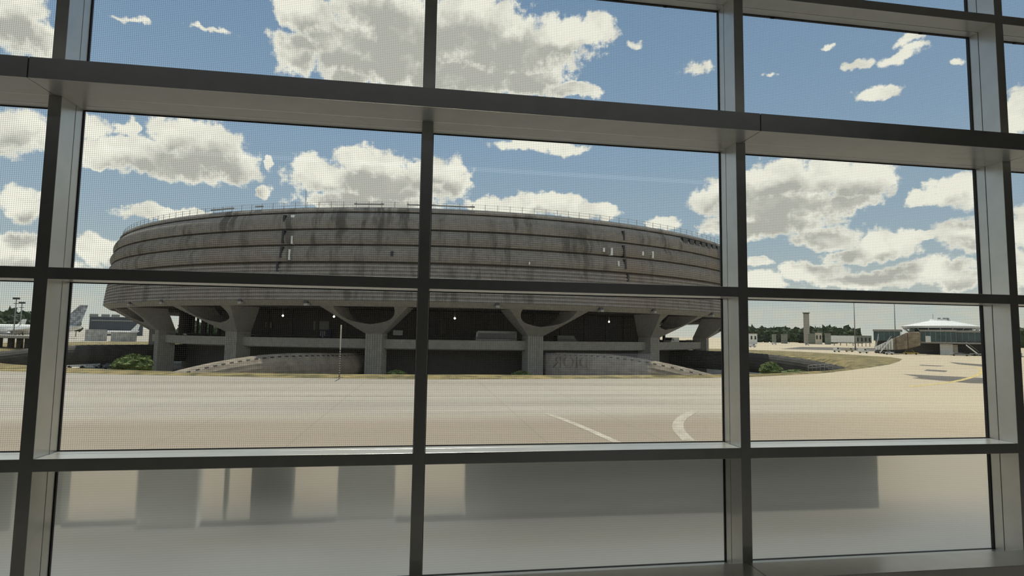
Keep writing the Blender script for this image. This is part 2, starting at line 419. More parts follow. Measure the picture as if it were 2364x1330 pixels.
for k, x in enumerate(MX):
    mb = MB()
    mb.box(x-MW, x+MW, FY, SEAM-0.0018, 0.0, HEAD)
    mb.box(x-MW+0.004, x+MW-0.004, SEAM-0.003, SEAM+0.003, 0.0, HEAD, 1)
    mb.box(x-MW, x+MW, SEAM+0.0018, GYI-0.010, 0.0, HEAD)
    mb.box(x-MW+0.001, x+MW-0.001, GYI-0.0102, GYO+0.002, 0.0, HEAD, 2)
    trim(mb, 'grey aluminium upright, the ' + MNAME[k] + ' of the glazed wall', 'mullion')
RAILS = [('t0b', 't0t', 'top rail above the high panes'), ('t3b', 't3t', 'middle rail at eye height'), ('t4b', 't4t', 'waist rail above the frosted panes')]
BAYN = ['two bays beyond the left edge', 'in the bay cut by the left edge', 'in the wide left bay', 'in the bay right of the centre upright', 'in the bay before the right edge', 'in the bay cut by the right edge', 'one bay beyond the right edge']
for zb, zt, nm in RAILS:
    for k in range(7):
        x0, x1 = MX[k]+MW, MX[k+1]-MW; b, t = ZL[zb], ZL[zt]
        mb = MB()
        mb.box(x0, x1, FY+0.0008, SEAM-0.0018, b, t)
        mb.box(x0, x1, SEAM-0.003, SEAM+0.003, b+0.004, t-0.004, 1)
        mb.box(x0, x1, SEAM+0.0018, GYI-0.010, b, t)
        mb.box(x0, x1, GYI-0.0102, GYO+0.002, b+0.001, t-0.001, 2)
        trim(mb, 'grey aluminium ' + nm + ', ' + BAYN[k], 'window rail')
# the two deep ledges run past the uprights in long pieces with open joints
for (b, t, nm, back) in ((ZL['t1b'], ZL['t1t'], 'deep overhead beam', True), (ZL['ledge']-0.098, ZL['ledge'], 'deep low ledge', True)):
    for i, (k0, k1, w) in enumerate(((0, 2, 'left of the left upright'), (2, 4, 'long piece across the middle'), (4, 5, 'short piece right of its open joint'), (5, 7, 'last piece at the right edge'))):
        x0, x1 = MX[k0]+0.0022, MX[k1]-0.0022
        mb = MB(); mb.box(x0, x1, DEEP, FY-0.0006, b, t)
        mb.box(x1+0.0002, x1+0.0042, DEEP+0.006, FY-0.001, b+0.004, t-0.004, 1)
        for k in range(k0, k1):
            a0, a1 = MX[k]+MW+0.0003, MX[k+1]-MW-0.0003
            tt = t if nm.startswith('deep over') else t-0.06
            mb.box(a0, a1, FY-0.0004, SEAM-0.0018, b, tt)
            mb.box(a0, a1, SEAM-0.003, SEAM+0.003, b+0.004, tt-0.004, 1)
            mb.box(a0, a1, SEAM+0.0018, GYI-0.010, b, tt)
            mb.box(a0, a1, GYI-0.0102, GYO+0.002, b+0.001, tt-0.001, 2)
        trim(mb, 'grey aluminium ' + nm + ' of the glazed wall, ' + w, 'window ledge')
mb = MB(); mb.box(MX[0]-MW, MX[7]+MW, FY-0.05, GYI+0.05, HEAD, HEAD+0.3)
trim(mb, 'grey head beam closing the glazed wall under the ceiling', 'window rail')

mb = MB(); xa, xb = MX[0]-MW, MX[7]+MW; zs = ZL['t4t']  # added sloping shade, hidden from view, blocks the sun from the frosted panes
vs = [(xa, GYO+0.005, zs-0.041), (xb, GYO+0.005, zs-0.041), (xb, GYO+0.52, zs-0.155), (xa, GYO+0.52, zs-0.155)]
vs += [(x, y, z-0.004) for x, y, z in vs]
mb.add(vs, [(0,1,2,3),(7,6,5,4),(0,4,5,1),(1,5,6,2),(2,6,7,3),(3,7,4,0)])
trim(mb, 'sloping grey shade added outside the waist rail, out of view, keeping sun off the frosted panes', 'added shade', 0)
ROWS = [('t0t', None, 'topmost strip pane', False), ('t1t', 't0b', 'high dot printed pane above the deep beam', False), ('t3t', 't1b', 'dot printed pane under the deep beam', False),
        ('t4t', 't3b', 'dot printed pane above the waist rail', False), (None, 't4b', 'frosted low pane under the waist rail', True)]
wn = 0
for k in range(7):
    for (zb, zt, nm, fr) in ROWS:
        wn += 1
        x0, x1 = MX[k]+MW, MX[k+1]-MW
        b = ZL[zb] if zb else 0.12; t = ZL[zt] if zt else HEAD
        w = empty('window_%d' % wn, ((x0+x1)/2, GYI, b), nm + ' ' + BAYN[k], 'window'); w['kind'] = 'structure'
        cx = (x0+x1)/2
        g = MB(); X0, X1, Z0, Z1 = x0-cx-0.012, x1-cx+0.012, -0.012, t-b+0.012
        yi, yo = 0.0, GYO-GYI
        vs = [(X0,yi,Z0),(X1,yi,Z0),(X1,yo,Z0),(X0,yo,Z0),(X0,yi,Z1),(X1,yi,Z1),(X1,yo,Z1),(X0,yo,Z1)]
        g.add(vs, [(0,1,5,4)], 0 if fr else 1)                # inner face
        g.add(vs, [(3,2,6,7)] if fr else [(2,3,7,6)], 2 if fr else 0)   # outer face
        g.build('frosted_glass' if fr else 'glass', [M_clear, M_dot, M_frost], w)
        q = MB(); e = 0.0045; X0, X1, Z0, Z1 = x0-cx+0.0002, x1-cx-0.0002, 0.0002, t-b-0.0002
        for (a0, a1, c0, c1) in ((X0, X0+e, Z0, Z1), (X1-e, X1, Z0, Z1), (X0+e, X1-e, Z0, Z0+e), (X0+e, X1-e, Z1-e, Z1)):
            q.box(a0, a1, -0.0098, -0.0004, c0, c1)
        q.build('gasket', M_gasket, w)
# small black setting blocks seen along the head of the high panes
for (px, py, lab) in ((1536, 16, 'small black clip under the top rail above the centre bay'), (1783, 43, 'small black clip at the left of the high right pane'), (2125, 77, 'small black clip at the right of the high right pane'), (2342, 98, 'small black clip in the rightmost high pane')):
    p = at_y(px, py, GYI-0.006)
    mb = MB(); mb.box(p.x-0.012, p.x+0.012, GYI-0.0095, GYI-0.0006, ZL['t0b']-0.011, ZL['t0b']-0.0045)
    tag(mb.build('glazing_clip', M_gasket, bevel=0.001), lab, 'clip', 'glazing clips')

# hall behind the viewer
HX, HB = 7.6, -13.0
def slab(name, x0, x1, y0, y1, z0, z1, m, lab, cat):
    mb = MB(); mb.box(x0, x1, y0, y1, z0, z1); return tag(mb.build(name, m), lab, cat, kind='structure')
slab('floor', -HX, HX, HB, 3.30, -0.25, 0.0, M_floor, 'grey tiled floor of the hall', 'floor')
slab('ceiling', -HX, HX, HB, 3.30, HEAD+0.3, HEAD+0.6, M_ceil, 'pale ceiling of the hall', 'ceiling')
slab('wall_back', -HX, HX, HB-0.2, HB, 0, HEAD+0.3, M_wall, 'dim rear wall of the hall', 'wall')
slab('wall_left', -HX-0.2, -HX, HB-0.2, 3.30, 0, HEAD+0.3, M_wall, 'dim left wall of the hall', 'wall')
slab('wall_right', HX, HX+0.2, HB-0.2, 3.30, 0, HEAD+0.3, M_wall, 'dim right wall of the hall', 'wall')
mb = MB(); mb.box(-HX, MX[0]-MW, FY, 3.30, 0, HEAD+0.3); mb.box(MX[7]+MW, HX, FY, 3.30, 0, HEAD+0.3)
tag(mb.build('wall_front', M_frame), 'solid ends of the glazed front wall', 'wall', kind='structure')

# lit counter with black letters: only its mirror image in the glass is seen
cn = empty('display_counter', (3.85, -6.0, 0), 'lit white shop counter with black letters, mirrored in the glass by the right tunnel', 'counter')
mb = MB(); mb.box(-1.25, 1.25, -0.5, 0.0, 0.0, 1.24); mb.build('counter_body', M_white_p, cn, bevel=0.01)
mb = MB(); mb.box(-1.2, 1.2, 0.0, 0.02, 0.72, 1.22); mb.build('lit_front_panel', M_glow, cn)
def letter(mb, polys, x, z, h, y0, y1):
    # facing +Y the reader's left is +X
    for p in polys: mb.prism([(u*h, v*h) for u, v in p], y0, y1, lambda u, v, w: (x-u, w, z+v))
def ring(cx, cz, rx, rz, ix, iz, a0=0, a1=360, n=28):
    q = []
    for i in range(n):
        b0, b1 = R_(a0+(a1-a0)*i/n), R_(a0+(a1-a0)*(i+1)/n)
        q.append([(cx+rx*math.cos(b0), cz+rz*math.sin(b0)), (cx+rx*math.cos(b1), cz+rz*math.sin(b1)), (cx+ix*math.cos(b1), cz+iz*math.sin(b1)), (cx+ix*math.cos(b0), cz+iz*math.sin(b0))])
    return q
def rct(x0, x1, z0, z1): return [(x0, z0), (x1, z0), (x1, z1), (x0, z1)]
LD = [rct(.10,.22,0,1), rct(0,.3,0,.03), rct(0,.3,.97,1)] + ring(.25,.5,.55,.5,.42,.47,-90,90)
LI = [rct(.10,.23,0,1), rct(0,.33,0,.03), rct(0,.33,.97,1)]
LO = ring(.5,.5,.5,.51,.37,.48)
LR = [rct(.10,.22,0,1), rct(0,.32,0,.03), rct(0,.3,.97,1)] + ring(.26,.75,.38,.25,.25,.22,-90,90,16) + [[(.32,.5),(.48,.5),(.92,0),(.74,0)]]
h = 0.235
mb = MB(); xx = -0.26
for L_, wdt in ((LD, .92), (LI, .46), (LO, 1.12), (LR, .9)):
    letter(mb, L_, xx, 0.905, h, 0.02, 0.03); xx -= wdt*h
mb.build('lettering', M_black, cn, loc=(-0.0, 0, 0))
for i, (y, lab) in enumerate(((-1.5, 'long ceiling strip light nearer the glass'), (-5.0, 'long ceiling strip light deeper in the hall'))):
    mb = MB(); mb.box(-6.5, 6.5, y-0.16, y+0.16, HEAD+0.22, HEAD+0.30)
    cl = tag(mb.build('ceiling_light', M_white_p), lab, 'ceiling light', 'ceiling strip lights')
    mb = MB(); mb.box(-6.45, 6.45, y-0.13, y+0.13, HEAD+0.212, HEAD+0.22); mb.build('diffuser', M_strip, cl)

# things on the outside ledge, blurred by the frosted panes
M_boxd = mat('dark_cabinet_paint', (0.50, 0.50, 0.48), 0.7, var=0.1, vscale=4)
M_boxm = mat('grey_cabinet_paint', (0.80, 0.80, 0.77), 0.7, var=0.1, vscale=4)
LY0 = 3.33
LED = []
def ledge_box(name, x0p, x1p, yb, m, lab, cat, depth=0.10, ytop=None, y0=LY0, parts=True):
    ym = 1150
    a, b = at_y(x0p, ym, y0), at_y(x1p, ym, y0)
    zb = at_y((x0p+x1p)/2, yb, y0).z; zt = (EYE-0.686) if ytop is None else at_y((x0p+x1p)/2, ytop, y0).z
    mb = MB(); mb.box(a.x, b.x, y0, y0+depth, zb, zt)
    return tag(mb.build(name, m, bevel=0.004), lab, cat)
ledge_box('cabinet', -60, 40, 1222, M_boxm, 'grey box outside the frosted pane cut by the left edge', 'box')
ledge_box('cabinet', 112, 152, 1208, M_boxd, 'narrow dark box outside the left end of the wide left frosted pane', 'box')
ledge_box('cabinet', 330, 468, 1212, M_boxm, 'grey box behind the wide left frosted pane, left of the dark block', 'box', 0.08, None, 3.50)
ledge_box('upright_post', 520, 528, 1196, M_boxm, 'thin post behind the wide left frosted pane', 'post', 0.05)
ledge_box('cabinet', 582, 676, 1198, M_boxd, 'darkest block behind the middle of the left frosted pane', 'box')
ledge_box('cabinet', 782, 912, 1192, M_boxm, 'pale grey box behind the left frosted pane beside the centre upright', 'box', 0.08, None, 3.50)
ledge_box('cable_tray', 468, 778, 1208, M_boxd, 'dark flat tray under the blocks behind the left frosted pane', 'tray', 0.06, 1196, LY0-0.012)
ledge_box('cable_tray', 154, 328, 1211, M_boxm, 'pale flat tray at the left behind the left frosted pane', 'tray', 0.06, 1199)
ledge_box('cable_tray', 914, 1070, 1201, M_boxd, 'short flat tray behind the centre upright', 'tray', 0.06, 1187)
ledge_box('cabinet', 1072, 2010, 1181, M_boxd, 'long dark box behind the two right frosted panes', 'box', 0.10, None, 3.41)

# ================================================================== GROUND
OUT = [(-61,94.6),(-40.8,88.7),(-28.5,86.1),(-16.4,83.5),(1.4,81.9),(20.4,83.3),(42.1,85.9),(55.2,89.2),(74.3,98.7),(98.9,117),(120,134),(140,152.7),(160,173),(171,190),(177,221),(182,257),(172,282),(150,312),(80,338),(0,345),(-80,335),(-140,310),(-168,275),(-163,230),(-140,172),(-110,130),(-85,108)]
def r_out(a):
    d = Vector((math.sin(a), -math.cos(a))); best = 130
    for i in range(len(OUT)):
        p = Vector(OUT[i])-Vector((CX, CY)); q = Vector(OUT[(i+1) % len(OUT)])-Vector((CX, CY)); e = q-p
        den = d.x*e.y-d.y*e.x
        if abs(den) < 1e-9: continue
        t = (p.x*e.y-p.y*e.x)/den; u = (p.x*d.y-p.y*d.x)/den
        if t > 0 and -1e-6 <= u <= 1+1e-6: best = t
    return best
def r_in(a):
    s_ = math.sin(abs(a)) if abs(a) < PI/2 else 1.0
    return 107 + (17.7 if a > 0 else 14.0)*s_
NA = 240
ANG = [-PI+2*PI*i/NA for i in range(NA)]
def ringmesh(mb, ra, za, rb, zb, m=0):
    vs = []
    for a in ANG:
        for r, z in ((ra(a), za), (rb(a), zb)): vs.append((CX+r*math.sin(a), CY-r*math.cos(a), z))
    mb.add(vs, [(2*i, 2*i+1, (2*((i+1) % NA))+1, 2*((i+1) % NA)) for i in range(NA)], m)
mb = MB(); ringmesh(mb, r_out, AP, lambda a: 420.0, AP); ringmesh(mb, lambda a: 420.0, AP, lambda a: 5000.0, AP)
ringmesh(mb, lambda a: r_out(a)-0.05, AP-0.4, r_out, AP)
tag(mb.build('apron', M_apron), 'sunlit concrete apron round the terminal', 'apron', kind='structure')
mb = MB()
vs = []; fs = []; NS = 8
for a in ANG:
    ro, ri = r_out(a), r_in(a)
    for j in range(NS+1):
        r = ro+(ri-ro)*j/NS
        z = AP+0.02+0.18*math.sin(PI*j/NS)*(1+0.4*math.sin(a*37+j)) if j < NS else AP+0.05
        vs.append((CX+r*math.sin(a), CY-r*math.cos(a), z))
    vs.append((CX+(ri-7)*math.sin(a), CY-(ri-7)*math.cos(a), MO))
K = NS+2
for i in range(NA):
    i2 = (i+1) % NA
    for j in range(K-1): fs.append((i*K+j, i*K+j+1, i2*K+j+1, i2*K+j))
mb.add(vs, fs, 0, True)
tag(mb.build('grass_verge', M_grass), 'dry yellow grass verge and bank between apron and sunk yard', 'grass', kind='stuff')
mb = MB(); ringmesh(mb, lambda a: r_in(a)-6.9, MO, lambda a: 0.5, MO)
tag(mb.build('yard_floor', M_yard), 'pale paved sunk yard round the terminal', 'paving', kind='structure')

# paint and patches on the apron
def strip(name, pts, w, m, lab, cat, z=AP+0.012):
    pts = [Vector((p[0], p[1], 0)) for p in pts]; vs = []; fs = []
    for i, p in enumerate(pts):
        t = (pts[min(i+1, len(pts)-1)]-pts[max(i-1, 0)]).normalized(); n = Vector((-t.y, t.x, 0))
        for s_ in (-1, 1):
            q = p+n*(s_*w/2); vs.append((q.x, q.y, z))
    for i in range(len(pts)-1): fs.append((2*i, 2*i+2, 2*i+3, 2*i+1))
    mb = MB(); mb.add(vs, fs); return tag(mb.build(name, m), lab, cat, 'painted apron lines' if 'line' in name else None)
def smooth(P, n=10):
    out = []
    for i in range(len(P)-1):
        p0, p1, p2, p3 = (Vector(P[max(i-1, 0)]), Vector(P[i]), Vector(P[i+1]), Vector(P[min(i+2, len(P)-1)]))
        for k in range(n):
            t = k/n; out.append(0.5*((2*p1)+(p2-p0)*t+(2*p0-5*p1+4*p2-p3)*t*t+(3*p1-p0-3*p2+p3)*t**3))
    out.append(Vector(P[-1])); return out
def zpts(px): return [at_z(x, y, AP).xy for x, y in px]
strip('apron_line', smooth(zpts([(1262,955),(1330,980),(1425,1022)])), 0.55, M_wline, 'pale painted line slanting across the apron in the centre right pane', 'painted line')
strip('apron_line', smooth(zpts([(1602,949),(1572,968),(1566,990),(1590,1018)])), 0.8, M_wline, 'pale curved line on the apron left of the right upright', 'painted line')
strip('apron_line', smooth(zpts([(2100,893),(2190,883),(2240,872),(2266,860),(2262,851),(2235,846),(2200,843)])), 0.8, M_line, 'yellow taxi line curving back at the right of the apron', 'painted line')
strip('apron_line', smooth(zpts([(180,910),(900,914)]), 2), 0.25, M_wline, 'faint pale line along the apron at the left', 'painted line')
def patch(px, lab, m=M_asph):
    P = zpts(px); mb = MB(); mb.add([(p.x, p.y, AP+0.008) for p in P], [tuple(range(len(P)))])
    tag(mb.build('asphalt_patch', m), lab, 'asphalt patch', 'asphalt repairs')
patch([(2085,864),(2276,873),(2290,886),(2240,885),(2105,873),(2122,871)], 'largest dark asphalt patch under the yellow line')
patch([(2140,853),(2188,856),(2182,859),(2133,856)], 'small dark asphalt patch above the largest one')
patch([(2125,842),(2180,845),(2170,846),(2122,844)], 'thin dark asphalt streak beyond the small patch')
patch([(2190,836),(2275,842),(2275,847),(2210,841)], 'dark asphalt wedge at the right window edge')
patch([(1800,806),(2060,812),(2360,825),(2360,815),(2060,804),(1850,801)], 'grey asphalt road in front of the far satellite')

# ================================================================== ROUND TERMINAL
term = empty('terminal_building', (CX, CY, MO), 'huge round brutalist concrete terminal with banded drum on forked pillars', 'building')
def tb(mb, name, m, parent=None): 
    o = mb.build(name, m, parent or term)
    if parent is None: o.location = (-CX, -CY, -MO)
    return o
A0, A1 = R_(-112), R_(112)
def E_(z): return EYE+z
def rib_profile(z0, r0, z1, r1, pitch, depth, bulge=0.0, plain=0.0):
    n = max(1, round((z1-z0-plain)/pitch)); pr = []
    for i in range(n):
        for q, d in ((0.0, 0.0), (0.12, depth), (0.62, depth), (0.78, 0.0)):
            z = z0+(z1-z0-plain)*(i+q)/n; t = (z-z0)/(z1-z0)
            pr.append((r0+(r1-r0)*t+bulge*4*t*(1-t)+d-depth, E_(z)))
    if plain:
        for t in (1-plain/(z1-z0), 1.0): pr.append((r0+(r1-r0)*t+bulge*4*t*(1-t), E_(z0+(z1-z0)*t)))
    else: pr.append((r1, E_(z1)))
    return pr
BANDS = [('facade_band', 5.53, 96.0, 12.26, 95.1, 0.66, 0.26, 0.15, 0.0, M_conc_rib),
         ('facade_band', 12.62, 95.25, 15.48, 94.75, 0.42, 0.13, 0.55, 0.0, M_conc_rib),
         ('facade_band', 15.80, 94.9, 18.42, 94.45, 0.40, 0.12, 0.55, 0.0, M_conc),
         ('facade_band', 18.74, 94.6, 21.75, 93.55, 0.36, 0.08, 0.55, 0.9, M_conc_top)]
for i, (nm, z0, r0, z1, r1, pt, dp, bl, pl, m) in enumerate(BANDS):
    mb = MB(); pr = rib_profile(z0, r0, z1, r1, pt, dp, bl, pl)
    pr = [(r0-0.9, E_(z0))] + pr + [(r1-0.9, E_(z1))]
    mb.lathe(pr, CX, CY, A0, A1, 224)
    o = tb(mb, nm, m)
    o['label'] = ['lowest and tallest ribbed band of the drum', 'third band from the top', 'second band from the top', 'top stained band under the cornice'][i]
mb = MB()
for z0, z1, r in ((12.2, 12.7, 94.6), (15.4, 15.9, 94.2), (18.35, 18.8, 93.9), (21.7, 22.1, 92.9)):
    mb.lathe([(r, E_(z0)), (r, E_(z1))], CX, CY, A0, A1, 224)
tb(mb, 'recessed_joint', M_conc_dark)
mb = MB(); mb.lathe([(92.2, E_(22.02)), (93.55, E_(22.02)), (93.60, E_(22.35)), (93.18, E_(22.88)), (92.6, E_(22.88)), (92.5, E_(22.4))], CX, CY, A0, A1, 224)
tb(mb, 'cornice', M_conc)
mb = MB(); mb.lathe([(92.6, E_(22.4)), (0.3, E_(22.4))], CX, CY, 0, 2*PI, 180); tb(mb, 'roof_slab', M_conc_dark)
mb = MB(); mb.lathe([(95.5, E_(5.56)), (96.0, E_(5.53)), (94.61, E_(4.57)), (94.2, E_(4.57))], CX, CY, A0, A1, 224); tb(mb, 'fascia_ring', M_conc_smooth)
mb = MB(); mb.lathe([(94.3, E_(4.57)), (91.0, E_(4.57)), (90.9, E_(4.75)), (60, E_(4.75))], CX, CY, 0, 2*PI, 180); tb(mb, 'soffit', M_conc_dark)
# back half of the drum, plain (closes the ring for the sun)
mb = MB(); mb.lathe([(95.0, E_(4.57)), (95.0, E_(12)), (93.2, E_(22.4))], CX, CY, A1, 2*PI+A0, 80); tb(mb, 'rear_drum_wall', M_conc)
# railing on the roof edge
rail = MB()
def circ(r, z, a0, a1, n): return [(CX+r*math.sin(a0+(a1-a0)*i/n), CY-r*math.cos(a0+(a1-a0)*i/n), z) for i in range(n+1)]
for zz in (23.45, 23.95): rail.tube(circ(92.9, E_(zz), R_(-75), R_(75), 120), 0.028, 5)
rl = tb(rail, 'roof_railing', M_steel)
pm = MB(); pm.tube([(0, 0, 0), (0, 0, 1.25)], 0.045, 5); p0 = None
NP = 96
for i in range(NP):
    a = R_(-70+140*i/(NP-1)); loc = (CX+92.9*math.sin(a), CY-92.9*math.cos(a), E_(22.85))
    if p0 is None: p0 = pm.build('railing_post', M_steel, rl, loc)
    else:
        c = p0.copy(); C.objects.link(c); c.parent = rl; c.location = loc
def ang_of(px, py, R):
    d = ray(px, py); h = Vector((d.x, d.y)).normalized(); b = h.x*CX+h.y*CY; c = CX*CX+CY*CY-R*R
    s_ = b-math.sqrt(max(b*b-c, 0)); q = h*s_; dz = EYE+d.z/math.hypot(d.x, d.y)*s_
    return math.atan2(q.x-CX, CY-q.y), dz
def cyl(a, r, z): return (CX+r*math.sin(a), CY-r*math.cos(a), z)
def frame_at(a, r, z):      # local x = tangent (to the right), y = inwards, z = up
    t = Vector((math.cos(a), math.sin(a), 0)); inn = Vector((-math.sin(a), math.cos(a), 0))
    return Matrix(((t.x, inn.x, 0, CX+r*math.sin(a)), (t.y, inn.y, 0, CY-r*math.cos(a)), (0, 0, 1, z), (0, 0, 0, 1)))
# low roof-edge walkways seen as dark bars on the rail
for (x0, x1) in ((488, 540), (590, 607), (818, 886), (940, 985), (996, 1096)):
    a, _ = ang_of(x0, 478, 92.9); b, _ = ang_of(x1, 478, 92.9)
    mb = MB(); n = 8
    mb.tube([cyl(a+(b-a)*i/n, 92.9, E_(23.55)) for i in range(n+1)], 0.16, 6)
    tb(mb, 'roof_pipe', M_steel)
a, z = ang_of(704, 478, 92.0); mb = MB(); mb.tube([cyl(a, 91.8, E_(22.4)), cyl(a, 91.8, E_(26.6))], 0.05, 5); tb(mb, 'roof_aerial', M_steel)
# narrow slots, pale plates and square openings on the drum
def drum_r(z):
    z -= EYE
    for (nm, z0, r0, z1, r1, pt, dp, bl, pl, m) in BANDS:
        if z0-0.3 <= z <= z1+0.3:
            t = min(1, max(0, (z-z0)/(z1-z0))); return r0+(r1-r0)*t+bl*4*t*(1-t)
    return 94.5
def on_drum(name, px, py, w, h, r, m, tilt=0.0, dep=0.5, out=0.10):
    for _ in range(3):
        a, z = ang_of(px, py, r); r = drum_r(z)
    mb = MB(); mtx = frame_at(a, r, z) @ Matrix.Rotation(tilt, 4, 'Y')
    mb.box(-w/2, w/2, -out, dep+0.3, -h/2, h/2, 0, mtx); return tb(mb, name, m)
for (px, py, h, r, t) in ((656,507,1.7,94.5,0.03),(653,547,2.4,94.9,0.05),(649,582,2.1,95.15,0.08),(640,617,2.0,95.3,-.03),(1440,544,1.9,94.6,-.06),(1441,580,2.4,94.9,-.10),(1444,610,2.0,95.2,-.10),(1450,642,1.6,95.3,0.0),(905,586,0.9,95.1,0)):
    on_drum('dark_slot', px, py, 0.42, h, r, M_black, t)
for (px, py, w, h, r) in ((674,554,.28,1.5,95),(668,588,.28,1.9,95.3),(676,500,.7,.6,94.5),(1394,577,.4,.8,95),(1412,581,.4,1.5,95),(1484,585,.42,.8,95),(1507,588,.36,1.4,95),(1428,609,.3,1.0,95.2),(1222,608,.2,.5,95.2)):
    on_drum('pale_plate', px, py, w, h, r, M_white_p)
for i, px in enumerate((1581,1596,1609,1623,1635,1647,1658)):
    on_drum('square_opening', px, 557+(px-1581)*0.235, 1.75, 1.3, 94.4, M_black, 0, 0.5, 0.2)
for (px, py) in ((303,700),(377,695),(557,694),(708,698),(1147,703),(1386,713),(1507,716),(1641,725)):
    a, z = ang_of(px, py, 95.6); mb = MB(); mtx = frame_at(a, 95.6, z)
    mb.box(-0.35, 0.35, -0.5, 0.5, -0.2, 0.25, 0, mtx); mb.box(-0.25, 0.45, -0.62, 0.3, -0.62, -0.2, 1, mtx)
    tb(mb, 'fascia_bracket', [M_darkgrey, M_conc_smooth])

# forked pillars
RP = 86.5
ZB, ZC, ZS = MO, E_(-0.35), E_(4.6)
def rfront(z): return RP + max(0, (z-ZC)/(ZS-ZC))*7.7
pil_angles = [-74.7, -53.5, -32.3, -11.1, 10.0, 31.2, 52.4, 73.6]
for a_deg in pil_angles:
    a = R_(a_deg)
    # shaft: fluted outer face and sides
    sh = MB(); nf = 7; w2 = 1.65; d = 3.6
    prof = []
    for i in range(nf):
        x0 = -w2+2*w2*i/nf; x1 = -w2+2*w2*(i+1)/nf; prof += [(x0+0.05, 0.0), (x1-0.09, 0.0), (x1-0.07, 0.10), (x1, 0.10)]
    for i in range(8):
        y0 = d*i/8+0.02; y1 = d*(i+1)/8; prof += [(w2, y0+0.05), (w2, y1-0.1), (w2-0.09, y1-0.08), (w2-0.09, y1)]
    for i in reversed(range(8)):
        y0 = d*i/8+0.02; y1 = d*(i+1)/8; prof += [(-w2+0.09, y1), (-w2+0.09, y1-0.08), (-w2, y1-0.1), (-w2, y0+0.05)]
    mtx = frame_at(a, RP, 0)
    n = len(prof)
    vs = [tuple(mtx @ Vector((x, y, z))) for z in (ZB, ZC) for x, y in prof]
    sh.add(vs, [(i, (i+1) % n, n+(i+1) % n, n+i) for i in range(n)] + [tuple(range(n, 2*n))])
    pil = tb(sh, 'forked_pillar', M_conc_smooth)
    # fork
    fk = MB()
    H = ZS-ZC
    def fn(u, v, w): 
        z = ZC+v; r = rfront(z)-w; return cyl(a+u/rfront(z), r, z)
    # strips between the outer slope and the U curve, right and left
    for s_ in (1, -1):
        left = []; right = []
        N = 14
        for i in range(N+1):
            v = H*i/N
            xo = 1.62+(8.1-1.62)*(v/H)
            vb = H*(1-0.60)
            if v <= vb: xi = 0.0
            else:
                q = min(1.0, (H-v)/(H*0.60)); q = q**(1/0.9); ang = math.asin(q); xi = 5.6*math.cos(ang)**0.8
            left.append((xi, v)); right.append((xo, v))
        vs = []; fs = []
        for i in range(N+1):
            for (u, v) in (left[i], right[i]):
                vs.append(fn(s_*u, v, 0.0)); vs.append(fn(s_*u, v, 3.6+3.9*v/H))
        for i in range(N):
            b0, b1 = i*4, (i+1)*4
            fs += [(b0, b0+2, b1+2, b1), (b0+1, b1+1, b1+3, b0+3), (b0+2, b0+3, b1+3, b1+2), (b0, b1, b1+1, b0+1)]
        fk.add(vs, fs)
    ob = fk.build('pillar_fork', M_conc_smooth, pil)
# ring road and what is under the drum
mb = MB(); mb.lathe([(84.5, E_(-3.35)), (85.0, E_(-3.15)), (85.1, E_(-1.40)), (84.8, E_(-1.36)), (84.7, E_(-2.4)), (70, E_(-2.4)), (70, E_(-3.35)), (84.5, E_(-3.35))], CX, CY, A0, A1, 160)
tb(mb, 'ring_road', M_conc_smooth)
mb = MB()
for zz in (-0.95,): mb.tube(circ(84.9, E_(zz), R_(-60), R_(60), 90), 0.03, 4)
tb(mb, 'road_handrail', M_darkgrey)
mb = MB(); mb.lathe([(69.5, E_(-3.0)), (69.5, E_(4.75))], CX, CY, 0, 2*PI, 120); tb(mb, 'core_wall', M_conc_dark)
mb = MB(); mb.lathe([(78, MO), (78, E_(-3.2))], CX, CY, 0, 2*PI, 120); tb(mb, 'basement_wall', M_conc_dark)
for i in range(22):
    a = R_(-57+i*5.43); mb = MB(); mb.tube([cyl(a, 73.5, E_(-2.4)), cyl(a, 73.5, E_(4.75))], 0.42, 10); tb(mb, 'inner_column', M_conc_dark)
for (px, rr) in ((446, .35), (456, .3), (471, .7), (489, .35), (416, 1.7)):
    a, _ = ang_of(px, 760, 77.5); mb = MB(); mb.tube([cyl(a, 77.5, E_(-2.4)), cyl(a, 77.5, E_(4.75))], rr, 10); tb(mb, 'inner_column', M_conc_dark)
for (px, py) in ((653, 729), (771, 731), (1050, 735), (1406, 743)):
    a, z = ang_of(px, py, 82.0); mb = MB(); mb.blob(cyl(a, 82.0, z), 0.19, 3, 8, 6, 0.0, 0)
    mb.tube([cyl(a, 82.0, z+0.2), cyl(a, 82.0, E_(4.75))], 0.05, 5, 1); tb(mb, 'hanging_lamp', [M_lamp, M_steel])
# entrance glazing and lit cabinets on the core wall
for (px0, px1, py0, py1, nm, m) in ((726,762,742,762,'pale_panel',M_steel),(908,930,763,774,'lit_cabinet',M_white_p),(616,626,744,758,'lit_cabinet',M_white_p),(1010,1030,742,770,'dark_door',M_darkgrey),(1240,1250,768,780,'pale_panel',M_steel)):
    a, z0 = ang_of(px0, py1, 70.0); b, z1 = ang_of(px1, py0, 70.0); mb = MB(); am = (a+b)/2; w = 70*(b-a)
    mb.box(-w/2, w/2, -0.35, 0.2, z0, z1, 0, frame_at(am, 70.0, 0)); tb(mb, nm, m)
a, z0 = ang_of(728, 780, 70.2); b, z1 = ang_of(766, 761, 70.2); am = (a+b)/2; w = 70.2*(b-a)
mb = MB(); mb.box(-w/2, w/2, -0.25, 0.1, z0, z1, 0, frame_at(am, 70.2, 0))
for i, hh in ((-1, .5), (0, .9), (1, .55)):
    mb.box(i*0.5-0.12, i*0.5+0.12, -0.30, -0.2, (z0+z1)/2-hh*0.9, (z0+z1)/2+0.55, 1, frame_at(am, 70.2, 0))
tb(mb, 'blue_sign', [M_blue, M_white_p])

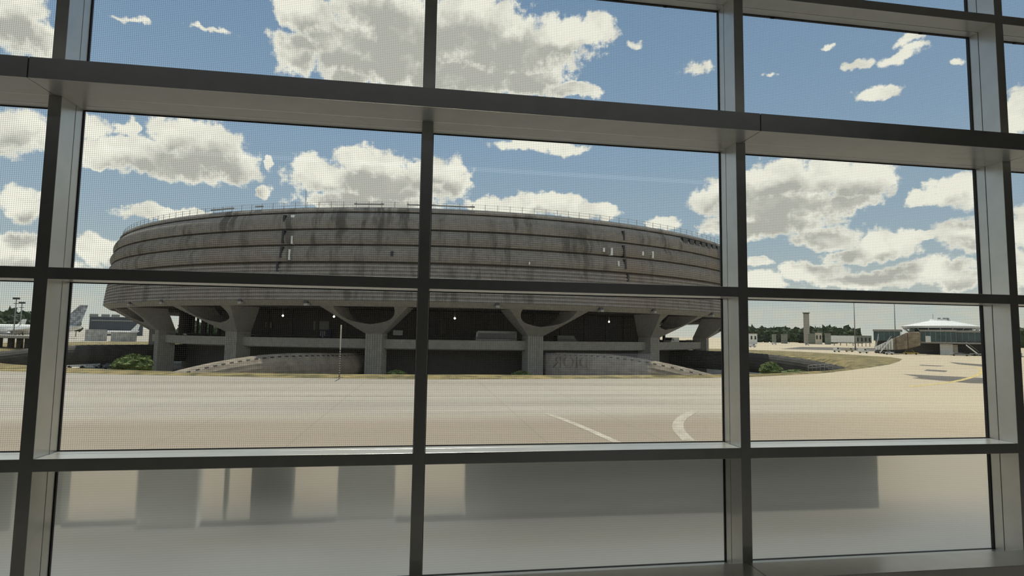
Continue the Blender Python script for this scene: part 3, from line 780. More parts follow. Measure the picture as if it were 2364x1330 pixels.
# ------------------------------------------------------------------ vehicles
def vehicle(name, loc, rz, L, Wd, H, kind, paint, label, cat, group=None):
    """x forward; body with bonnet, cabin glass, four wheels"""
    r = empty(name, loc, label, cat, group, rz)
    b = MB()
    if kind == 'car':
        prof = [(-L/2,.35),(-L/2,.8),(-L*.40,.92),(-L*.30,H),(L*.08,H),(L*.24,.95),(L*.47,.8),(L/2,.62),(L/2,.35)]
        gl = [(-L*.37,.95),(-L*.285,H-.08),(L*.07,H-.08),(L*.2,.97)]
    elif kind == 'van':
        prof = [(-L/2,.4),(-L/2,H),(L*.28,H),(L*.40,1.35),(L/2,1.15),(L/2,.4)]
        gl = [(L*.12,1.35),(L*.12,H-.2),(L*.27,H-.2),(L*.37,1.35)]
    else:
        prof = [(-L/2,.4),(-L/2,H-.1),(-L/2+.2,H),(L/2-.5,H),(L/2-.1,H-.4),(L/2,1.3),(L/2,.4)]
        gl = [(-L/2+.4,1.3),(-L/2+.4,H-.5),(L/2-.6,H-.5),(L/2-.15,1.3)]
    b.prism(prof, -Wd/2, Wd/2, lambda u, v, w: (u, w, v)); b.build('body', paint, r, bevel=0.06)
    g = MB(); g.prism(gl, -Wd/2-.015, Wd/2+.015, lambda u, v, w: (u, w, v)); g.build('side_glass', M_carglass, r)
    fw = MB()
    x0, z0, x1, z1 = (prof[4][0], prof[4][1], prof[5][0], prof[5][1]) if kind == 'car' else ((prof[2][0], prof[2][1], prof[3][0], prof[3][1]) if kind == 'van' else (prof[4][0], prof[4][1], prof[5][0], prof[5][1]))
    fw.add([(x0+.03,-Wd*.42,z0-.05),(x0+.03,Wd*.42,z0-.05),(x1+.03,Wd*.42,z1+.08),(x1+.03,-Wd*.42,z1+.08),(x0-.05,-Wd*.42,z0-.05),(x0-.05,Wd*.42,z0-.05),(x1-.05,Wd*.42,z1+.08),(x1-.05,-Wd*.42,z1+.08)], [(0,1,2,3),(7,6,5,4),(0,3,7,4),(1,5,6,2),(0,4,5,1),(3,2,6,7)])
    fw.build('windscreen', M_carglass, r)
    wr = 0.33 if kind != 'bus' else 0.48
    for sx in (-.31, .31):
        for sy in (-1, 1):
            w = MB(); w.tube([(0, -.11, 0), (0, .11, 0)], wr, 14); w.build('wheel', M_tyre, r, loc=(L*sx, sy*(Wd/2-.08), wr))
    return r
M_carw = mat('white_car_paint', (0.7, 0.7, 0.68), 0.3); M_cars = mat('silver_car_paint', (0.35, 0.36, 0.36), 0.3, 0.5); M_carb = mat('black_car_paint', (0.02, 0.02, 0.022), 0.25)
RD = E_(-2.4)
def ring_v(px, name, kind, L, Wd, H, paint, label, cat, r=83.0, flip=0):
    a, _ = ang_of(px, 785, r); vehicle(name, cyl(a, r, RD), a+flip*PI, L, Wd, H, kind, paint, label, cat)
ring_v(576, 'car', 'car', 4.4, 1.8, 1.5, M_carw, 'white car on the ring road right of the second pillar', 'car', 82.5)
ring_v(1143, 'coach', 'bus', 8.6, 2.5, 3.0, M_steel, 'grey coach on the ring road left of the centre right pillar', 'coach', 81.0, 1)
ring_v(1306, 'van', 'van', 5.2, 2.0, 2.3, M_carb, 'dark van on the ring road right of the centre right pillar', 'van', 81.0)
ring_v(1550, 'van', 'van', 5.0, 2.0, 2.1, M_carw, 'white van on the ring road in the daylight gap at the right', 'van', 82.0, 1)
ring_v(1594, 'car', 'car', 4.3, 1.8, 1.5, M_cars, 'silver car on the ring road at the far right', 'car', 82.5)
ring_v(436, 'car', 'car', 4.4, 1.8, 1.5, M_cars, 'silver car on the ring road in the daylight gap at the left', 'car', 82.5)
def yard_car(px, py, kind, L, H, paint, rz, label, cat):
    p = at_z(px, py, MO); vehicle(cat, (p.x, p.y, MO), rz, L, 1.85, H, kind, paint, label, cat)
yard_car(262, 852.5, 'car', 4.4, 1.6, M_carb, R_(70), 'black and white fronted car in the sunk yard beside the left shrub', 'car')
yard_car(240, 849, 'car', 4.3, 1.5, M_cars, R_(60), 'silver car in the sunk yard left of the black car', 'car')
yard_car(206, 849, 'van', 5.0, 2.1, M_carw, R_(20), 'white van in the sunk yard under the left tunnel', 'van')
yard_car(176, 850, 'car', 4.2, 1.5, M_carw, R_(20), 'white car in the sunk yard at the left window edge', 'car')
yard_car(322, 847, 'car', 4.2, 1.5, M_cars, R_(100), 'silver car in the sunk yard behind the left shrub', 'car')

# ------------------------------------------------------------------ passenger tunnels
def mk_tunnel_mat():
    m = bpy.data.materials.new('ribbed_tunnel_shell'); m.use_nodes = True; t = NT(m.node_tree); b = t.n['Principled BSDF']
    b.inputs['Roughness'].default_value = 0.85
    g = t.node('ShaderNodeNewGeometry').outputs['Position']
    n = t.noise(g, 0.6, 6, 0.65)['Fac']
    t.set(b.inputs['Base Color'], t.mix(t.ramp(n, 0.3, 0.7), (0.20, 0.165, 0.125), (0.34, 0.285, 0.215)))
    return m
M_tun = mk_tunnel_mat()
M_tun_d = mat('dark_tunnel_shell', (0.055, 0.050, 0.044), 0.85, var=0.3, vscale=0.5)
def tunnel(pts, rad, m, label, vents, side=1, flat=1.0):
    root = empty('passenger_tunnel', (pts[0][0], pts[0][1], MO), label, 'tunnel', 'passenger tunnels')
    o3 = Vector((pts[0][0], pts[0][1], MO))
    P3 = smooth([Vector(p) for p in pts], 14)
    n = 40; vs = []; fs = []; fr = []
    for i, p in enumerate(P3):
        t = (P3[min(i+1, len(P3)-1)]-P3[max(i-1, 0)]).normalized(); a = t.cross(Vector((0, 0, 1))).normalized(); b = a.cross(t).normalized()
        fr.append((p, t, a, b))
        for k in range(n):
            w = 2*PI*k/n; rr = rad*(1-0.02*(k % 2))
            vs.append(p+a*(math.cos(w)*rr*1.05)+b*(math.sin(w)*rr*flat)-o3)
    for i in range(len(P3)-1):
        for k in range(n): fs.append((i*n+k, i*n+(k+1) % n, (i+1)*n+(k+1) % n, (i+1)*n+k))
    mb = MB(); mb.add(vs, fs, 0, False)
    mb.add([vs[k] for k in range(n)], [tuple(range(n))]); mb.add(vs[-n:], [tuple(reversed(range(n)))])
    mb.build('shell', m, root)
    # rows of small dark vent slots along the crown
    for wdeg in vents:
        vb = MB(); acc_ = 0
        for i in range(len(fr)-1):
            p, t, a, b = fr[i]; q = fr[i+1][0]; seg = (q-p).length; k = 0
            acc_ += seg
            if acc_ < 0.95: continue
            acc_ = 0
            w = R_(wdeg); c = p+a*(math.cos(w)*rad*1.05)+b*(math.sin(w)*rad*flat)-o3
            nn = (a*math.cos(w)+b*math.sin(w)).normalized(); uu = t.cross(nn)
            mtx = Matrix(((t.x, uu.x, nn.x, c.x), (t.y, uu.y, nn.y, c.y), (t.z, uu.z, nn.z, c.z), (0, 0, 0, 1)))
            vb.box(-.26, .26, -.13, .13, -.08, .03, 0, mtx)
        vb.build('vent_row', M_seam, root)
    return root
def tz(z, r): return EYE+z-r
ra = 2.7
tunnel([(-13,123,tz(-4.2,ra)),(-15.8,113,tz(-4.1,ra)),(-19.8,105,tz(-3.85,ra)),(-25.5,98.8,tz(-3.95,ra)),(-32,93.9,tz(-5.1,ra)),(-38.5,88.6,tz(-7.1,ra)),(-44,84,tz(-9.2,ra))], ra, M_tun, 'ribbed passenger tunnel diving left into the grass, sunlit at its left end', (122, 84), flat=1.0)
tunnel([(24.5,123,tz(-3.7,ra)),(29.6,112,tz(-3.6,ra)),(34.5,103,tz(-3.55,ra)),(41,96.6,tz(-4.5,ra)),(49.5,91,tz(-6.7,ra)),(57,86,tz(-9.0,ra))], ra, M_tun, 'ribbed passenger tunnel diving right into the grass, sunlit at its right end', (58, 96), flat=1.0)
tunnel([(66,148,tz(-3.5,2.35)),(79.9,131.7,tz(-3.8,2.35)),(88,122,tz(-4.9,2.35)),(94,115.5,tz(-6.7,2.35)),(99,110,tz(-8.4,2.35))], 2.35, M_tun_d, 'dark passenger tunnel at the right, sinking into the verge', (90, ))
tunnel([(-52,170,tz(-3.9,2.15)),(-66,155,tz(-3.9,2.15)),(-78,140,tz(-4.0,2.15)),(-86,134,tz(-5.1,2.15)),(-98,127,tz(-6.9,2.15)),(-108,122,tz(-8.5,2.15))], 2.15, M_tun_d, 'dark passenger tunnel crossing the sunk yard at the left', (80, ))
# small fence on the bank by the right tunnel
fe = empty('bank_fence', (0, 0, 0), 'thin wire fence climbing the bank beside the right dark tunnel', 'fence')
P = [at_d(1866+i*9.4, 857-i*0.75, 128) for i in range(7)]
mb = MB(); mb.tube([p+Vector((0, 0, 1.1)) for p in P], 0.04, 4); mb.tube([p+Vector((0, 0, .6)) for p in P], 0.03, 4); mb.build('rail', M_steel, fe)
for p in P:
    mb = MB(); mb.tube([p-Vector((0, 0, .9)), p+Vector((0, 0, 1.15))], 0.05, 5); mb.build('fence_post', M_steel, fe)
# striped marker pole
p = at_z(783, 873.5, AP+0.1); pr = empty('marker_pole', (p.x, p.y, AP), 'tall thin striped pole on the verge left of the centre pillar', 'pole')
mb = MB(); mb.tube([(0, 0, 0), (0, 0, 7.4)], 0.085, 8); mb.build('pole', M_wline, pr)
mb = MB()
for i in range(12): mb.tube([(0, 0, .3+i*.32), (0, 0, .46+i*.32)], 0.09, 8)
mb.build('stripes', M_darkgrey, pr)

# ------------------------------------------------------------------ shrubs and trees
def shrub(px, py, dist, w, h, label, seed, zbase=None, mt=M_shrub):
    p = at_d(px, py, dist); z = p.z if zbase is None else zbase
    r = empty('shrub', (p.x, p.y, z), label, 'shrub', 'shrubs on the bank')
    rnd = random.Random(seed); mb = MB()
    for i in range(26):
        t = rnd.random()*2*PI; q = rnd.random()**.5*w*.36; zz = rnd.uniform(.25, .72)*h*(1-.5*(q/(w*.5))**2)
        mb.blob((q*math.cos(t), q*math.sin(t), zz), rnd.uniform(.15, .26)*w, seed*50+i, 9, 6, .45, 0, .8*h/w+.2)
    for i in range(900):
        t = rnd.random()*2*PI; ph = rnd.random()*PI/2; c = Vector((math.cos(t)*math.cos(ph)*w*.52, math.sin(t)*math.cos(ph)*w*.52, .12*h+math.sin(ph)*h*.85))*rnd.uniform(.88, 1.06)
        s_ = rnd.uniform(.05, .12)*min(w, 2.5)*.6; d1 = Vector((rnd.uniform(-1, 1), rnd.uniform(-1, 1), rnd.uniform(-1, 1))).normalized(); d2 = d1.orthogonal()
        mb.add([c-d1*s_, c+d2*s_*.5, c+d1*s_, c-d2*s_*.5], [(0, 1, 2, 3)])
    mb.build('foliage', mt, r)
    st = MB()
    for i in range(4): st.tube([(0, 0, -.3), (rnd.uniform(-.3, .3)*w, rnd.uniform(-.3, .3)*w, h*.5)], [.06*h*.5, .02], 5)
    st.build('stems', M_bark, r)
    return r
shrub(304, 861, 112, 5.6, 3.0, 'round green shrub at the foot of the leftmost pillar', 1)
shrub(1778, 866, 122, 3.6, 2.5, 'round dark green shrub in front of the right dark tunnel', 2)
shrub(1840, 866, 126, 6.0, 0.7, 'low bright green ground cover right of the dark green shrub', 5)
shrub(915, 869.5, 96, 3.2, 1.0, 'small yellow green clump right of the centre left pillar', 3)
shrub(1203, 871, 96, 2.9, 1.0, 'small green clump at the foot of the centre right pillar', 4)

def tree(px, py_base, dist, h, w, kind, seed, label):
    p = at_d(px, py_base, dist)
    r = empty('tree', (p.x, p.y, AP), label, 'tree', 'trees along the horizon')
    rnd = random.Random(seed); mb = MB()
    if kind == 'pine':
        for i in range(9):
            f = i/8; rr = w*.5*(1-f*.85)*rnd.uniform(.8, 1.15)
            mb.blob((rnd.uniform(-.1, .1)*w, 0, h*(.2+.78*f)), max(rr, .5), seed*31+i, 9, 6, .35, 0, .9)
    elif kind == 'umbrella':
        for i in range(9):
            mb.blob((rnd.uniform(-.42, .42)*w, rnd.uniform(-.3, .3)*w, h*rnd.uniform(.68, .92)), w*rnd.uniform(.13, .22), seed*31+i, 8, 5, .5, 0, .6)
    else:
        for i in range(16):
            t = rnd.random()*6.28; q = rnd.random()*.38*w
            mb.blob((q*math.cos(t), q*math.sin(t), h*rnd.uniform(.32, .86)), w*rnd.uniform(.16, .27), seed*31+i, 9, 6, .45, 0, .9)
    mb.build('crown', M_tree2 if kind != 'round' else M_tree, r)
    st = MB(); st.tube([(0, 0, 0), (0, 0, h*.7)], [h*.022, h*.012], 6); st.build('trunk', M_bark, r)
# right hand tree line
tl = [(1736,9.5,9,'round'),(1752,11,8,'pine'),(1768,12,8,'pine'),(1790,13.5,9,'pine'),(1803,13,7,'pine'),(1822,12,10,'round'),(1838,11.5,10,'round'),(1851,15,9,'pine'),(1873,14.5,8,'pine'),(1886,11.5,11,'round'),(1906,10.5,8,'round'),(1918,14.5,11,'pine'),(1941,11.5,10,'umbrella'),(1962,10.5,10,'umbrella')]
nmr = ['leftmost round tree of the right tree line beside the upright', 'first pointed pine from the left in the right tree line', 'second pointed pine from the left in the right tree line', 'third pine of the right tree line, above the pale huts', 'fourth pine of the right tree line, right of the third', 'round tree left of the slim tower', 'second round tree left of the slim tower, nearer to it', 'tall dark pine just left of the slim tower', 'tall dark pine just right of the slim tower', 'wide round tree right of the slim tower', 'low round tree before the big pine right of the tower', 'big pine midway between tower and left mast', 'flat topped pine left of the left mast', 'flat topped pine closest to the left mast']
for i, ((px, h, w, kd), nm) in enumerate(zip(tl, nmr)): tree(px, 784, 880, h*1.12, w*1.25, kd, 100+i, nm)
# distant wooded ridge, uncountable
def ridge(px0, px1, dist, top, seed, lab):
    rnd = random.Random(seed); mb = MB(); x = px0
    while x < px1:
        p = at_d(x, 780, dist); r = rnd.uniform(4, 8)*dist/800
        mb.blob((p.x, p.y, AP+top*rnd.uniform(.45, .75)*dist/800), r, rnd.randint(0, 9999), 7, 5, .4, 0, 1.1); 
        mb.blob((p.x, p.y, AP+top*.25*dist/800), r*1.2, rnd.randint(0, 9999), 7, 5, .4, 0, 1.0); x += 2.4
    tag(mb.build('distant_wood', M_tree), lab, 'wood', kind='stuff')
ridge(1690, 1985, 1050, 15, 5, 'dark distant wood along the horizon at the right')
ridge(-60, 66, 640, 24, 6, 'dark distant wood along the horizon at the left edge')
ridge(2290, 2480, 800, 18, 7, 'dark distant wood at the right photo edge')
ridge(420, 520, 700, 13, 8, 'green trees seen through the daylight gap under the drum')
for i, (px, h, w, nm) in enumerate(((8, 15, 16, 'round tree at the left photo edge'), (24, 13, 13, 'second round tree from the left photo edge'), (176, 13, 9, 'dark tree left of the aircraft tail'))): tree(px, 757, 520, h, w, 'round', 200+i, nm)

# ------------------------------------------------------------------ right background
def local(px, dist): # frame looking from the camera: x to the right, y away
    p = at_d(px, 780, dist); a = math.atan2(p.x, p.y); return p, -a
def mast(px, dist, ztop_py, label, lattice=False):
    p = at_d(px, ztop_py, dist); H = p.z-AP
    r = empty('floodlight_mast', (p.x, p.y, AP), label, 'mast', 'floodlight masts')
    mb = MB(); mb.tube([(0, 0, 0), (0, 0, H)], [.34, .2], 8); mb.build('pole', M_steel, r)
    hd = MB(); 
    if lattice:
        hd.box(-1.6, 1.6, -.3, .3, H-.3, H+.1); hd.box(-1.1, 1.1, -.3, .3, H-2.6, H-2.3)
        for x in (-1.3, -.45, .45, 1.3): hd.box(x-.3, x+.3, -.35, .2, H+.1, H+.7)
    else:
        hd.tube([(0, 0, H), (0, 0, H+.8)], .12, 6); hd.box(-1.5, 1.5, -.5, .5, H+.5, H+.9)
        for x in (-1.2, 0, 1.2): hd.box(x-.4, x+.4, -.6, .1, H-.2, H+.5)
    hd.build('lamp_head', M_darkgrey, r)
    return r
mast(1971, 395, 690, 'thin tall mast left of the far satellite, the nearer to the tower')
mast(2064, 420, 693, 'thin tall mast rising behind the far satellite roof')
mast(38, 400, 690, 'lattice topped floodlight mast at the left, the taller of two', True)
mast(51, 430, 700, 'slimmer floodlight mast at the left beside the upright', True)
# tower
p = at_d(1861, 722, 800); r = empty('control_tower', (p.x, p.y, AP), 'slim concrete tower with flared top behind the trees', 'tower')
H = p.z-AP
mb = MB(); mb.box(-2.4, 2.4, -2.4, 2.4, 0, H-1.2); mb.build('shaft', M_conc_smooth, r, bevel=.2)
mb = MB(); mb.lathe([(2.5, H-1.6), (4.4, H-.4), (4.4, H+.1), (0.1, H+.1)], 0, 0, 0, 2*PI, 12); mb.build('platform', M_darkgrey, r)
mb = MB()
for x, hh in ((-4.0, 2.0), (4.0, 2.3), (0, 1.0)): mb.tube([(x, 0, H), (x, 0, H+hh)], .12, 5)
mb.build('aerials', M_steel, r)
# low buildings
def lowb(px0, px1, ytop, dist, name, label, m, roof=True, win=0, cat='building', lift=0.0):
    pm_, rz = local((px0+px1)/2, dist); zt = at_d((px0+px1)/2, ytop, dist).z
    w = (at_d(px1, ytop, dist)-at_d(px0, ytop, dist)).length; H = zt-AP
    r = empty(name, (pm_.x, pm_.y, AP), label, cat, None, rz)
    mb = MB(); mb.box(-w/2, w/2, 0, 8, H*lift, H); mb.build('wall', m, r)
    for i in range(4 if lift else 0):
        x = -w/2+w*(i+.5)/4; mb = MB(); mb.box(x-.3, x+.3, 3, 4, 0, H*lift); mb.build('leg', M_steel, r)
    if roof: mb = MB(); mb.box(-w/2-.4, w/2+.4, -.4, 8.4, H, H+.5); mb.build('roof', M_steel, r)
    for i in range(win):
        x = -w/2+w*(i+.5)/win; mb = MB(); mb.box(x-w/win*.22, x+w/win*.22, -.08, .1, H*.45, H*.8); mb.build('window', M_carglass, r)
    return r
M_pale = mat('pale_sheet', (0.42, 0.41, 0.38), 0.7, var=0.3, vscale=0.6)
M_hut = mat('pale_hut_wall', (0.50, 0.46, 0.38), 0.8, var=0.1, vscale=.5); M_grn = mat('green_grey_sheet', (0.20, 0.215, 0.18), 0.7, var=0.15, vscale=.4)
lowb(1782, 1792, 773, 760, 'hut', 'small pale hut left of the slim tower, the left of two', M_grn)
lowb(1803, 1818, 773, 760, 'hut', 'small pale hut left of the slim tower, the right of two', M_grn)
lowb(1866, 1882, 771, 760, 'hut', 'pale hut with bright roof right of the slim tower', M_grn)
lowb(1882, 1898, 769, 740, 'hut', 'pale hut with two dark windows right of the slim tower', M_hut, True, 2)
lowb(1904, 1918, 771, 740, 'hut', 'grey green hut right of the two windowed hut', M_grn)
# white boarding pier
lowb(1918, 1976, 775, 640, 'boarding_pier', 'long pale boarding pier left of the left mast', M_white_p, False, 0, 'pier', 0.32)
lowb(1976, 2012, 775, 600, 'boarding_pier', 'grey boarding pier joining the far satellite', M_grn, False, 4, 'pier', 0.32)

# the far satellite
SD = 332.0
p, rz = local(2172, SD); sat = empty('satellite_building', (p.x, p.y, AP), 'far round satellite with white saucer roof and green glass halls', 'building', None, rz)
kx = (at_d(2182, 770, SD)-at_d(2162, 770, SD)).length/20
def lx(px): return (px-2172)*kx
def lz(px, py): return at_d(px, py, SD).z-AP
ZE = lz(2083, 752); ZE0 = lz(2083, 757); ZA = lz(2160, 737)
mb = MB(); mb.lathe([(15.2, ZE0), (15.9, ZE), (15.0, ZE+.25), (4.2, ZA-.3), (3.9, ZA+.4), (0.05, ZA+.5)], 0, 16, 0, 2*PI, 20); mb.build('saucer_roof', M_roofw, sat)
mb = MB(); mb.lathe([(15.2, ZE0-.02), (12.5, ZE0-.5), (12.4, 6)], 0, 16, 0, 2*PI, 20); mb.build('upper_drum', M_green_gl, sat)
mb = MB()
for i in range(20):
    a = 2*PI*i/20; mb.tube([(15.0*math.sin(a), 16-15.0*math.cos(a), ZE0), (12.5*math.sin(a), 16-12.5*math.cos(a), ZE0-2.2)], .16, 4)
mb.build('roof_struts', M_white_p, sat)
mb = MB(); mb.tube([(lx(2155), 14, ZA), (lx(2155), 14, ZA+3)], .12, 5)
for px in (2170, 2182, 2190): mb.box(lx(px)-.6, lx(px)+.6, 13, 14, ZA, ZA+1.0)
mb.build('roof_plant', M_steel, sat)
def hall(px0, px1, yt, yb, y0, d, nm, nmul):
    z1 = lz((px0+px1)/2, yt); z0 = lz((px0+px1)/2, yb)
    mb = MB(); mb.box(lx(px0), lx(px1), y0, y0+d, z0, z1); h_ = mb.build(nm, M_green_gl, sat)
    mb = MB(); mb.box(lx(px0)-.3, lx(px1)+.3, y0-.3, y0+d, z1-.05, z1+.85); mb.build('roof_edge', M_conc_smooth, h_)
    mb = MB()
    for i in range(nmul+1):
        x = lx(px0)+(lx(px1)-lx(px0))*i/nmul; mb.box(x-.07, x+.07, y0-.12, y0, z0, z1)
    mb.build('glazing_bars', M_steel, h_)
    return z0
hall(2010, 2076, 765, 787, -4, 14, 'left_glass_hall', 5)
hall(2126, 2206, 766, 791, -8, 20, 'middle_glass_hall', 7)
hall(2206, 2330, 768, 790, -5, 20, 'right_glass_hall', 9)
mb = MB(); mb.box(lx(2012), lx(2330), 0, 14, 0, lz(2180, 785)); mb.build('ground_floor', M_darkgrey, sat)
mb = MB(); mb.box(lx(2126), lx(2330), -8.5, 12, lz(2200, 792)-.3, lz(2200, 790)); mb.build('floor_slab', M_conc_smooth, sat)
mb = MB(); mb.box(lx(2169), lx(2198), -6, 0, 0, lz(2180, 794)); mb.build('white_store', M_white_p, sat)
mb = MB(); mb.box(lx(2198), lx(2209), -5, 0, 0, lz(2200, 796)); mb.build('brown_store', M_hut, sat)
mb = MB(); mb.box(lx(2137), lx(2149), -9.5, -7.8, lz(2140, 790), lz(2140, 776)); mb.build('doorway_frame', M_white_p, sat)
# brown sloping boarding tunnel in front of it
tun = empty('boarding_tunnel', (p.x, p.y, AP), 'brown sloping boarding tunnel in front of the far satellite', 'tunnel', None, rz)
def sloped(mb, px0, t0, b0, px1, t1, b1, y0, y1, m=0):
    vs = [(lx(px0), y0, max(0, lz(px0, b0))), (lx(px1), y0, max(0, lz(px1, b1))), (lx(px1), y0, lz(px1, t1)), (lx(px0), y0, lz(px0, t0))]
    vs += [(x, y1, z) for x, y, z in vs]
    mb.add(vs, [(0,1,2,3),(7,6,5,4),(3,2,6,7),(0,4,5,1),(0,3,7,4),(1,5,6,2)], m)
M_brn = mat('brown_corrugated_sheet', (0.25, 0.20, 0.14), 0.8, var=0.35, vscale=.5)
mb = MB(); sloped(mb, 2040, 795, 807, 2070, 779, 807, -20, -14); sloped(mb, 2070, 779, 807, 2098, 768, 805, -20, -14); sloped(mb, 2098, 768, 805, 2126, 767, 797, -20, -14); mb.build('tunnel_body', M_brn, tun, bevel=.5)
mb = MB()
for i in range(7): sloped(mb, 2022+i*6.2, 800-i*2.6, 806, 2027+i*6.2, 797-i*2.6, 806, -22, -16, 0)
mb.build('bellows', M_white_p, tun)
def stairs(px0, px1, ytop, y0, label, flip=1):
    r = empty('stair_truck', (p.x, p.y, AP), label, 'stair truck', 'stair trucks', rz)
    xa, xb = lx(px0), lx(px1); H = lz(px1, ytop)
    if flip < 0: xa, xb = xb, xa
    mb = MB()
    mb.add([(xa, y0, .2), (xb, y0, H-.6), (xb, y0, H), (xa, y0, .9), (xa, y0+2, .2), (xb, y0+2, H-.6), (xb, y0+2, H), (xa, y0+2, .9)], [(0,1,2,3),(7,6,5,4),(3,2,6,7),(0,4,5,1),(0,3,7,4),(1,5,6,2)])
    mb.build('stair_flight', M_white_p, r)
    mb = MB()
    for s_ in (0, 2): mb.tube([(xa, y0+s_, 1.9), (xb, y0+s_, H+1.0)], .06, 5)
    mb.build('handrail', M_steel, r)
    mb = MB(); mb.box(min(xa, xb)+abs(xb-xa)*.25, max(xa, xb)+.8, y0, y0+2, .5, 1.1); mb.build('chassis', M_steel, r)
    for q in (.35, .85):
        for s_ in (0, 2):
            mb = MB(); mb.tube([(xa+(xb-xa)*q, y0+s_-.12, .45), (xa+(xb-xa)*q, y0+s_+.12, .45)], .45, 10); mb.build('wheel', M_tyre, r)
stairs(2033, 2062, 781, -24, 'white boarding stairs truck before the brown tunnel')
stairs(2226, 2252, 795, -14, 'white boarding stairs truck at the right window edge', -1)
stairs(2012, 2024, 776, -8, 'tall narrow white boarding stairs at the left end of the satellite')
def gse(px, py, L, Wd, H, paint, label, cat, kind='van', dist=315):
    q = at_d(px, 780, dist); vehicle(cat.replace(' ', '_'), (q.x, q.y, AP), rz, L, Wd, H, kind, paint, label, cat)
gse(2102, 806, 6.0, 2.2, 2.1, M_yellow, 'yellow baggage tug in front of the far satellite', 'tug', 'car')
gse(1992, 800, 4.2, 1.9, 2.2, M_white_p, 'white catering truck left of the far satellite', 'truck')
gse(1960, 800, 3.8, 1.9, 2.0, M_hut, 'beige service truck left of the boarding stairs', 'truck', 'van', 340)
gse(2052, 806, 3.0, 1.6, 1.5, M_carw, 'small white tug in front of the brown tunnel', 'tug', 'car', 300)
gse(2215, 806, 7.0, 2.3, 1.3, M_steel, 'grey flat baggage trailer right of the white store', 'trailer', 'car', 310)
gse(1931, 802, 3.0, 2.0, 2.4, M_white_p, 'small white truck standing alone on the far apron', 'truck', 'van', 330)
gse(1737, 800, 4.5, 2.0, 2.2, M_carw, 'white van on the far apron beside the right upright', 'van', 'van', 420)
gse(1787, 782, 4.5, 2.0, 2.0, M_carw, 'white van on the perimeter road before the huts', 'van', 'van', 620)
gse(1863, 785, 3.5, 2.0, 2.0, M_carw, 'white car on the perimeter road below the slim tower', 'car', 'car', 620)
# white gantry/pier block at the right upright
lowb(1722, 1748, 771, 640, 'pier_cabin', 'white cabin on dark legs beside the right upright', M_white_p, True, 3, 'cabin')
mb = MB()
r = empty('apron_markings_cone', (0, 0, 0), 'pair of white floor blocks in front of the yellow tug', 'barrier')
for px in (2092, 2116):
    q = at_z(px, 812.5, AP); mb.box(q.x-1.6, q.x+1.6, q.y-1.2, q.y+1.2, AP, AP+.35)
r.name = 'floor_barrier'; mb.build('block', M_white_p, r, bevel=.1)

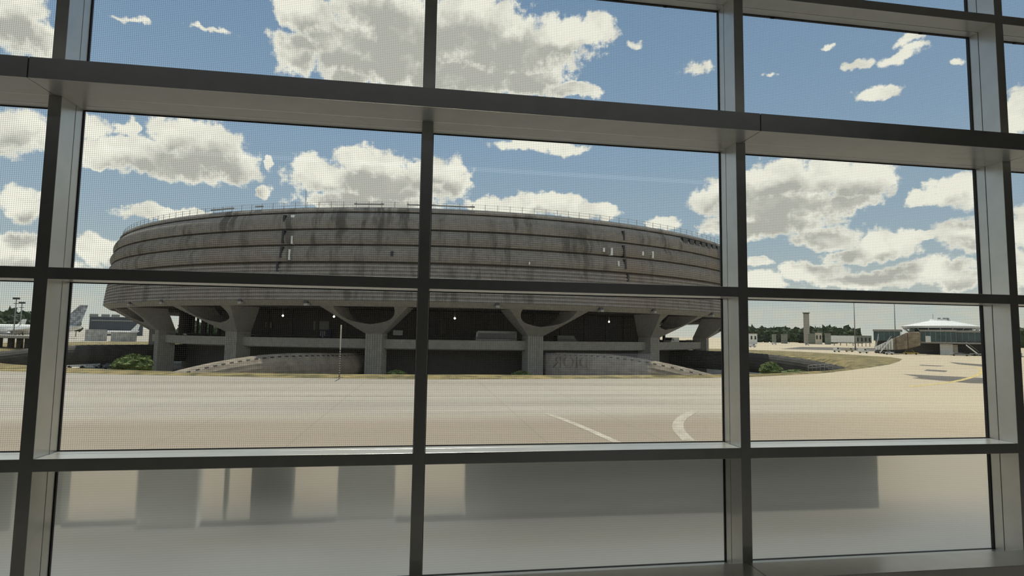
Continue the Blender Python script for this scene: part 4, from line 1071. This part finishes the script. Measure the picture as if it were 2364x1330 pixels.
# ------------------------------------------------------------------ left background
M_han = mat('blue_grey_hangar', (0.075, 0.085, 0.10), 0.7, var=0.1, vscale=.1)
hg = lowb(205, 330, 733, 600, 'hangar', 'long dark grey hangar with pale roof plant behind the aircraft', M_han, True, 0)
pm_, rzz = local(267, 600)
for i, px in enumerate((214, 240, 263)):
    a = (px-267)*.31; mb = MB(); H = at_d(267, 733, 600).z-AP; mb.box(a-3, a+3, 2, 6, H+.4, H+2.6); mb.build('roof_plant', M_steel, hg)
mb = MB(); H = at_d(267, 742, 600).z-AP; mb.box(-18, 18, -.4, 0, H, H+1.0); mb.build('pale_band', M_steel, hg)
def aircraft(px, dist, rz, L, label, tailc):
    q = at_d(px, 760, dist) + Vector((math.cos(rz), math.sin(rz), 0))*(L*.48); r = empty('airliner', (q.x, q.y, AP), label, 'aircraft', 'parked airliners', rz)
    R = L*.05; zc = R+2.0
    mb = MB(); pts = [(-L*.5, 0, zc+R*.6), (-L*.42, 0, zc+R*.35), (-L*.25, 0, zc), (L*.38, 0, zc), (L*.46, 0, zc-R*.15), (L*.5, 0, zc-R*.3)]
    mb.tube(pts, [R*.2, R*.6, R, R, R*.7, R*.12], 16); mb.build('fuselage', M_roofw, r)
    mb = MB(); mb.add([(-L*.48, -.25, zc+R*.6), (-L*.30, -.25, zc+R*.9), (-L*.47, -.25, zc+R*5.2), (-L*.54, -.25, zc+R*5.2), (-L*.48, .25, zc+R*.6), (-L*.30, .25, zc+R*.9), (-L*.47, .25, zc+R*5.2), (-L*.54, .25, zc+R*5.2)], [(0,1,2,3),(7,6,5,4),(0,4,5,1),(1,5,6,2),(2,6,7,3),(3,7,4,0)]); mb.build('tail_fin', tailc, r)
    for s_ in (-1, 1):
        mb = MB(); w = [(L*.1, s_*R*.8, zc-R*.4), (-L*.08, s_*R*.8, zc-R*.4), (-L*.16, s_*L*.46, zc+R*.3), (-L*.12, s_*L*.46, zc+R*.3)]
        mb.add(w+[(x, y, z+.5) for x, y, z in w], [(0,1,2,3),(7,6,5,4),(0,4,5,1),(1,5,6,2),(2,6,7,3),(3,7,4,0)]); mb.build('wing', M_roofw, r)
        mb = MB(); w = [(-L*.40, s_*R*.3, zc+R*.6), (-L*.47, s_*R*.3, zc+R*.6), (-L*.51, s_*L*.17, zc+R*.8), (-L*.48, s_*L*.17, zc+R*.8)]
        mb.add(w+[(x, y, z+.25) for x, y, z in w], [(0,1,2,3),(7,6,5,4),(0,4,5,1),(1,5,6,2),(2,6,7,3),(3,7,4,0)]); mb.build('tailplane', M_roofw, r)
        mb = MB(); mb.tube([(L*.02, s_*L*.16, zc-R*.9), (L*.11, s_*L*.16, zc-R*.9)], R*.5, 10); mb.build('engine', M_steel, r)
        mb = MB(); mb.tube([(-L*.04, s_*R, 0.5), (-L*.04, s_*R, zc-R*.5)], .2, 6); mb.tube([(-L*.04, s_*R-.3, .5), (-L*.04, s_*R+.3, .5)], .5, 10); mb.build('main_gear', M_tyre, r)
    mb = MB(); mb.tube([(L*.4, 0, .4), (L*.4, 0, zc-R*.5)], .15, 6); mb.tube([(L*.4, -.2, .4), (L*.4, .2, .4)], .4, 10); mb.build('nose_gear', M_tyre, r)
    return r
M_tailg = mat('patterned_tail_paint', (0.30, 0.31, 0.33), 0.5, var=0.6, vscale=.6)
aircraft(183, 430, R_(-152), 58, 'white airliner with tall grey tail fin left of the hangar', M_tailg)
aircraft(318, 520, R_(196), 26, 'white airliner mostly hidden beside the leftmost pillar', M_roofw)
aircraft(52, 470, R_(190), 30, 'white airliner at the left photo edge behind the viaduct', M_roofw)
lowb(196, 247, 761, 350, 'service_building', 'low pale service building below the airliner tail', M_pale, False, 0)
lowb(256, 316, 767, 340, 'container_row', 'low pale row of containers right of the service building', M_pale, False, 0, 'containers')
# curved viaduct at the left
vi = empty('road_viaduct', (0, 0, 0), 'road viaduct on short piers crossing the grass at the far left', 'viaduct')
V = [at_d(-260, 770, 300), at_d(-120, 772, 265), at_d(0, 773, 235), at_d(66, 775, 222), at_d(118, 776, 212)]
V = smooth(V, 6)
mb = MB(); vs = []; fs = []
for i, q in enumerate(V):
    t = (V[min(i+1, len(V)-1)]-V[max(i-1, 0)]); n = Vector((-t.y, t.x, 0)).normalized(); zt = EYE-2.6
    for s_, z in ((-4, zt), (-4, zt-.7), (4, zt-.7), (4, zt)): vs.append((q.x+n.x*s_, q.y+n.y*s_, z))
for i in range(len(V)-1):
    for k in range(4): fs.append((i*4+k, i*4+(k+1) % 4, (i+1)*4+(k+1) % 4, (i+1)*4+k))
mb.add(vs, fs); mb.build('road_deck', M_conc_smooth, vi)
for i in range(0, len(V), 2):
    q = V[i]; mb = MB(); mb.box(q.x-.6, q.x+.6, q.y-.6, q.y+.6, AP-.5, EYE-3.25); mb.build('pier', M_conc_dark, vi)
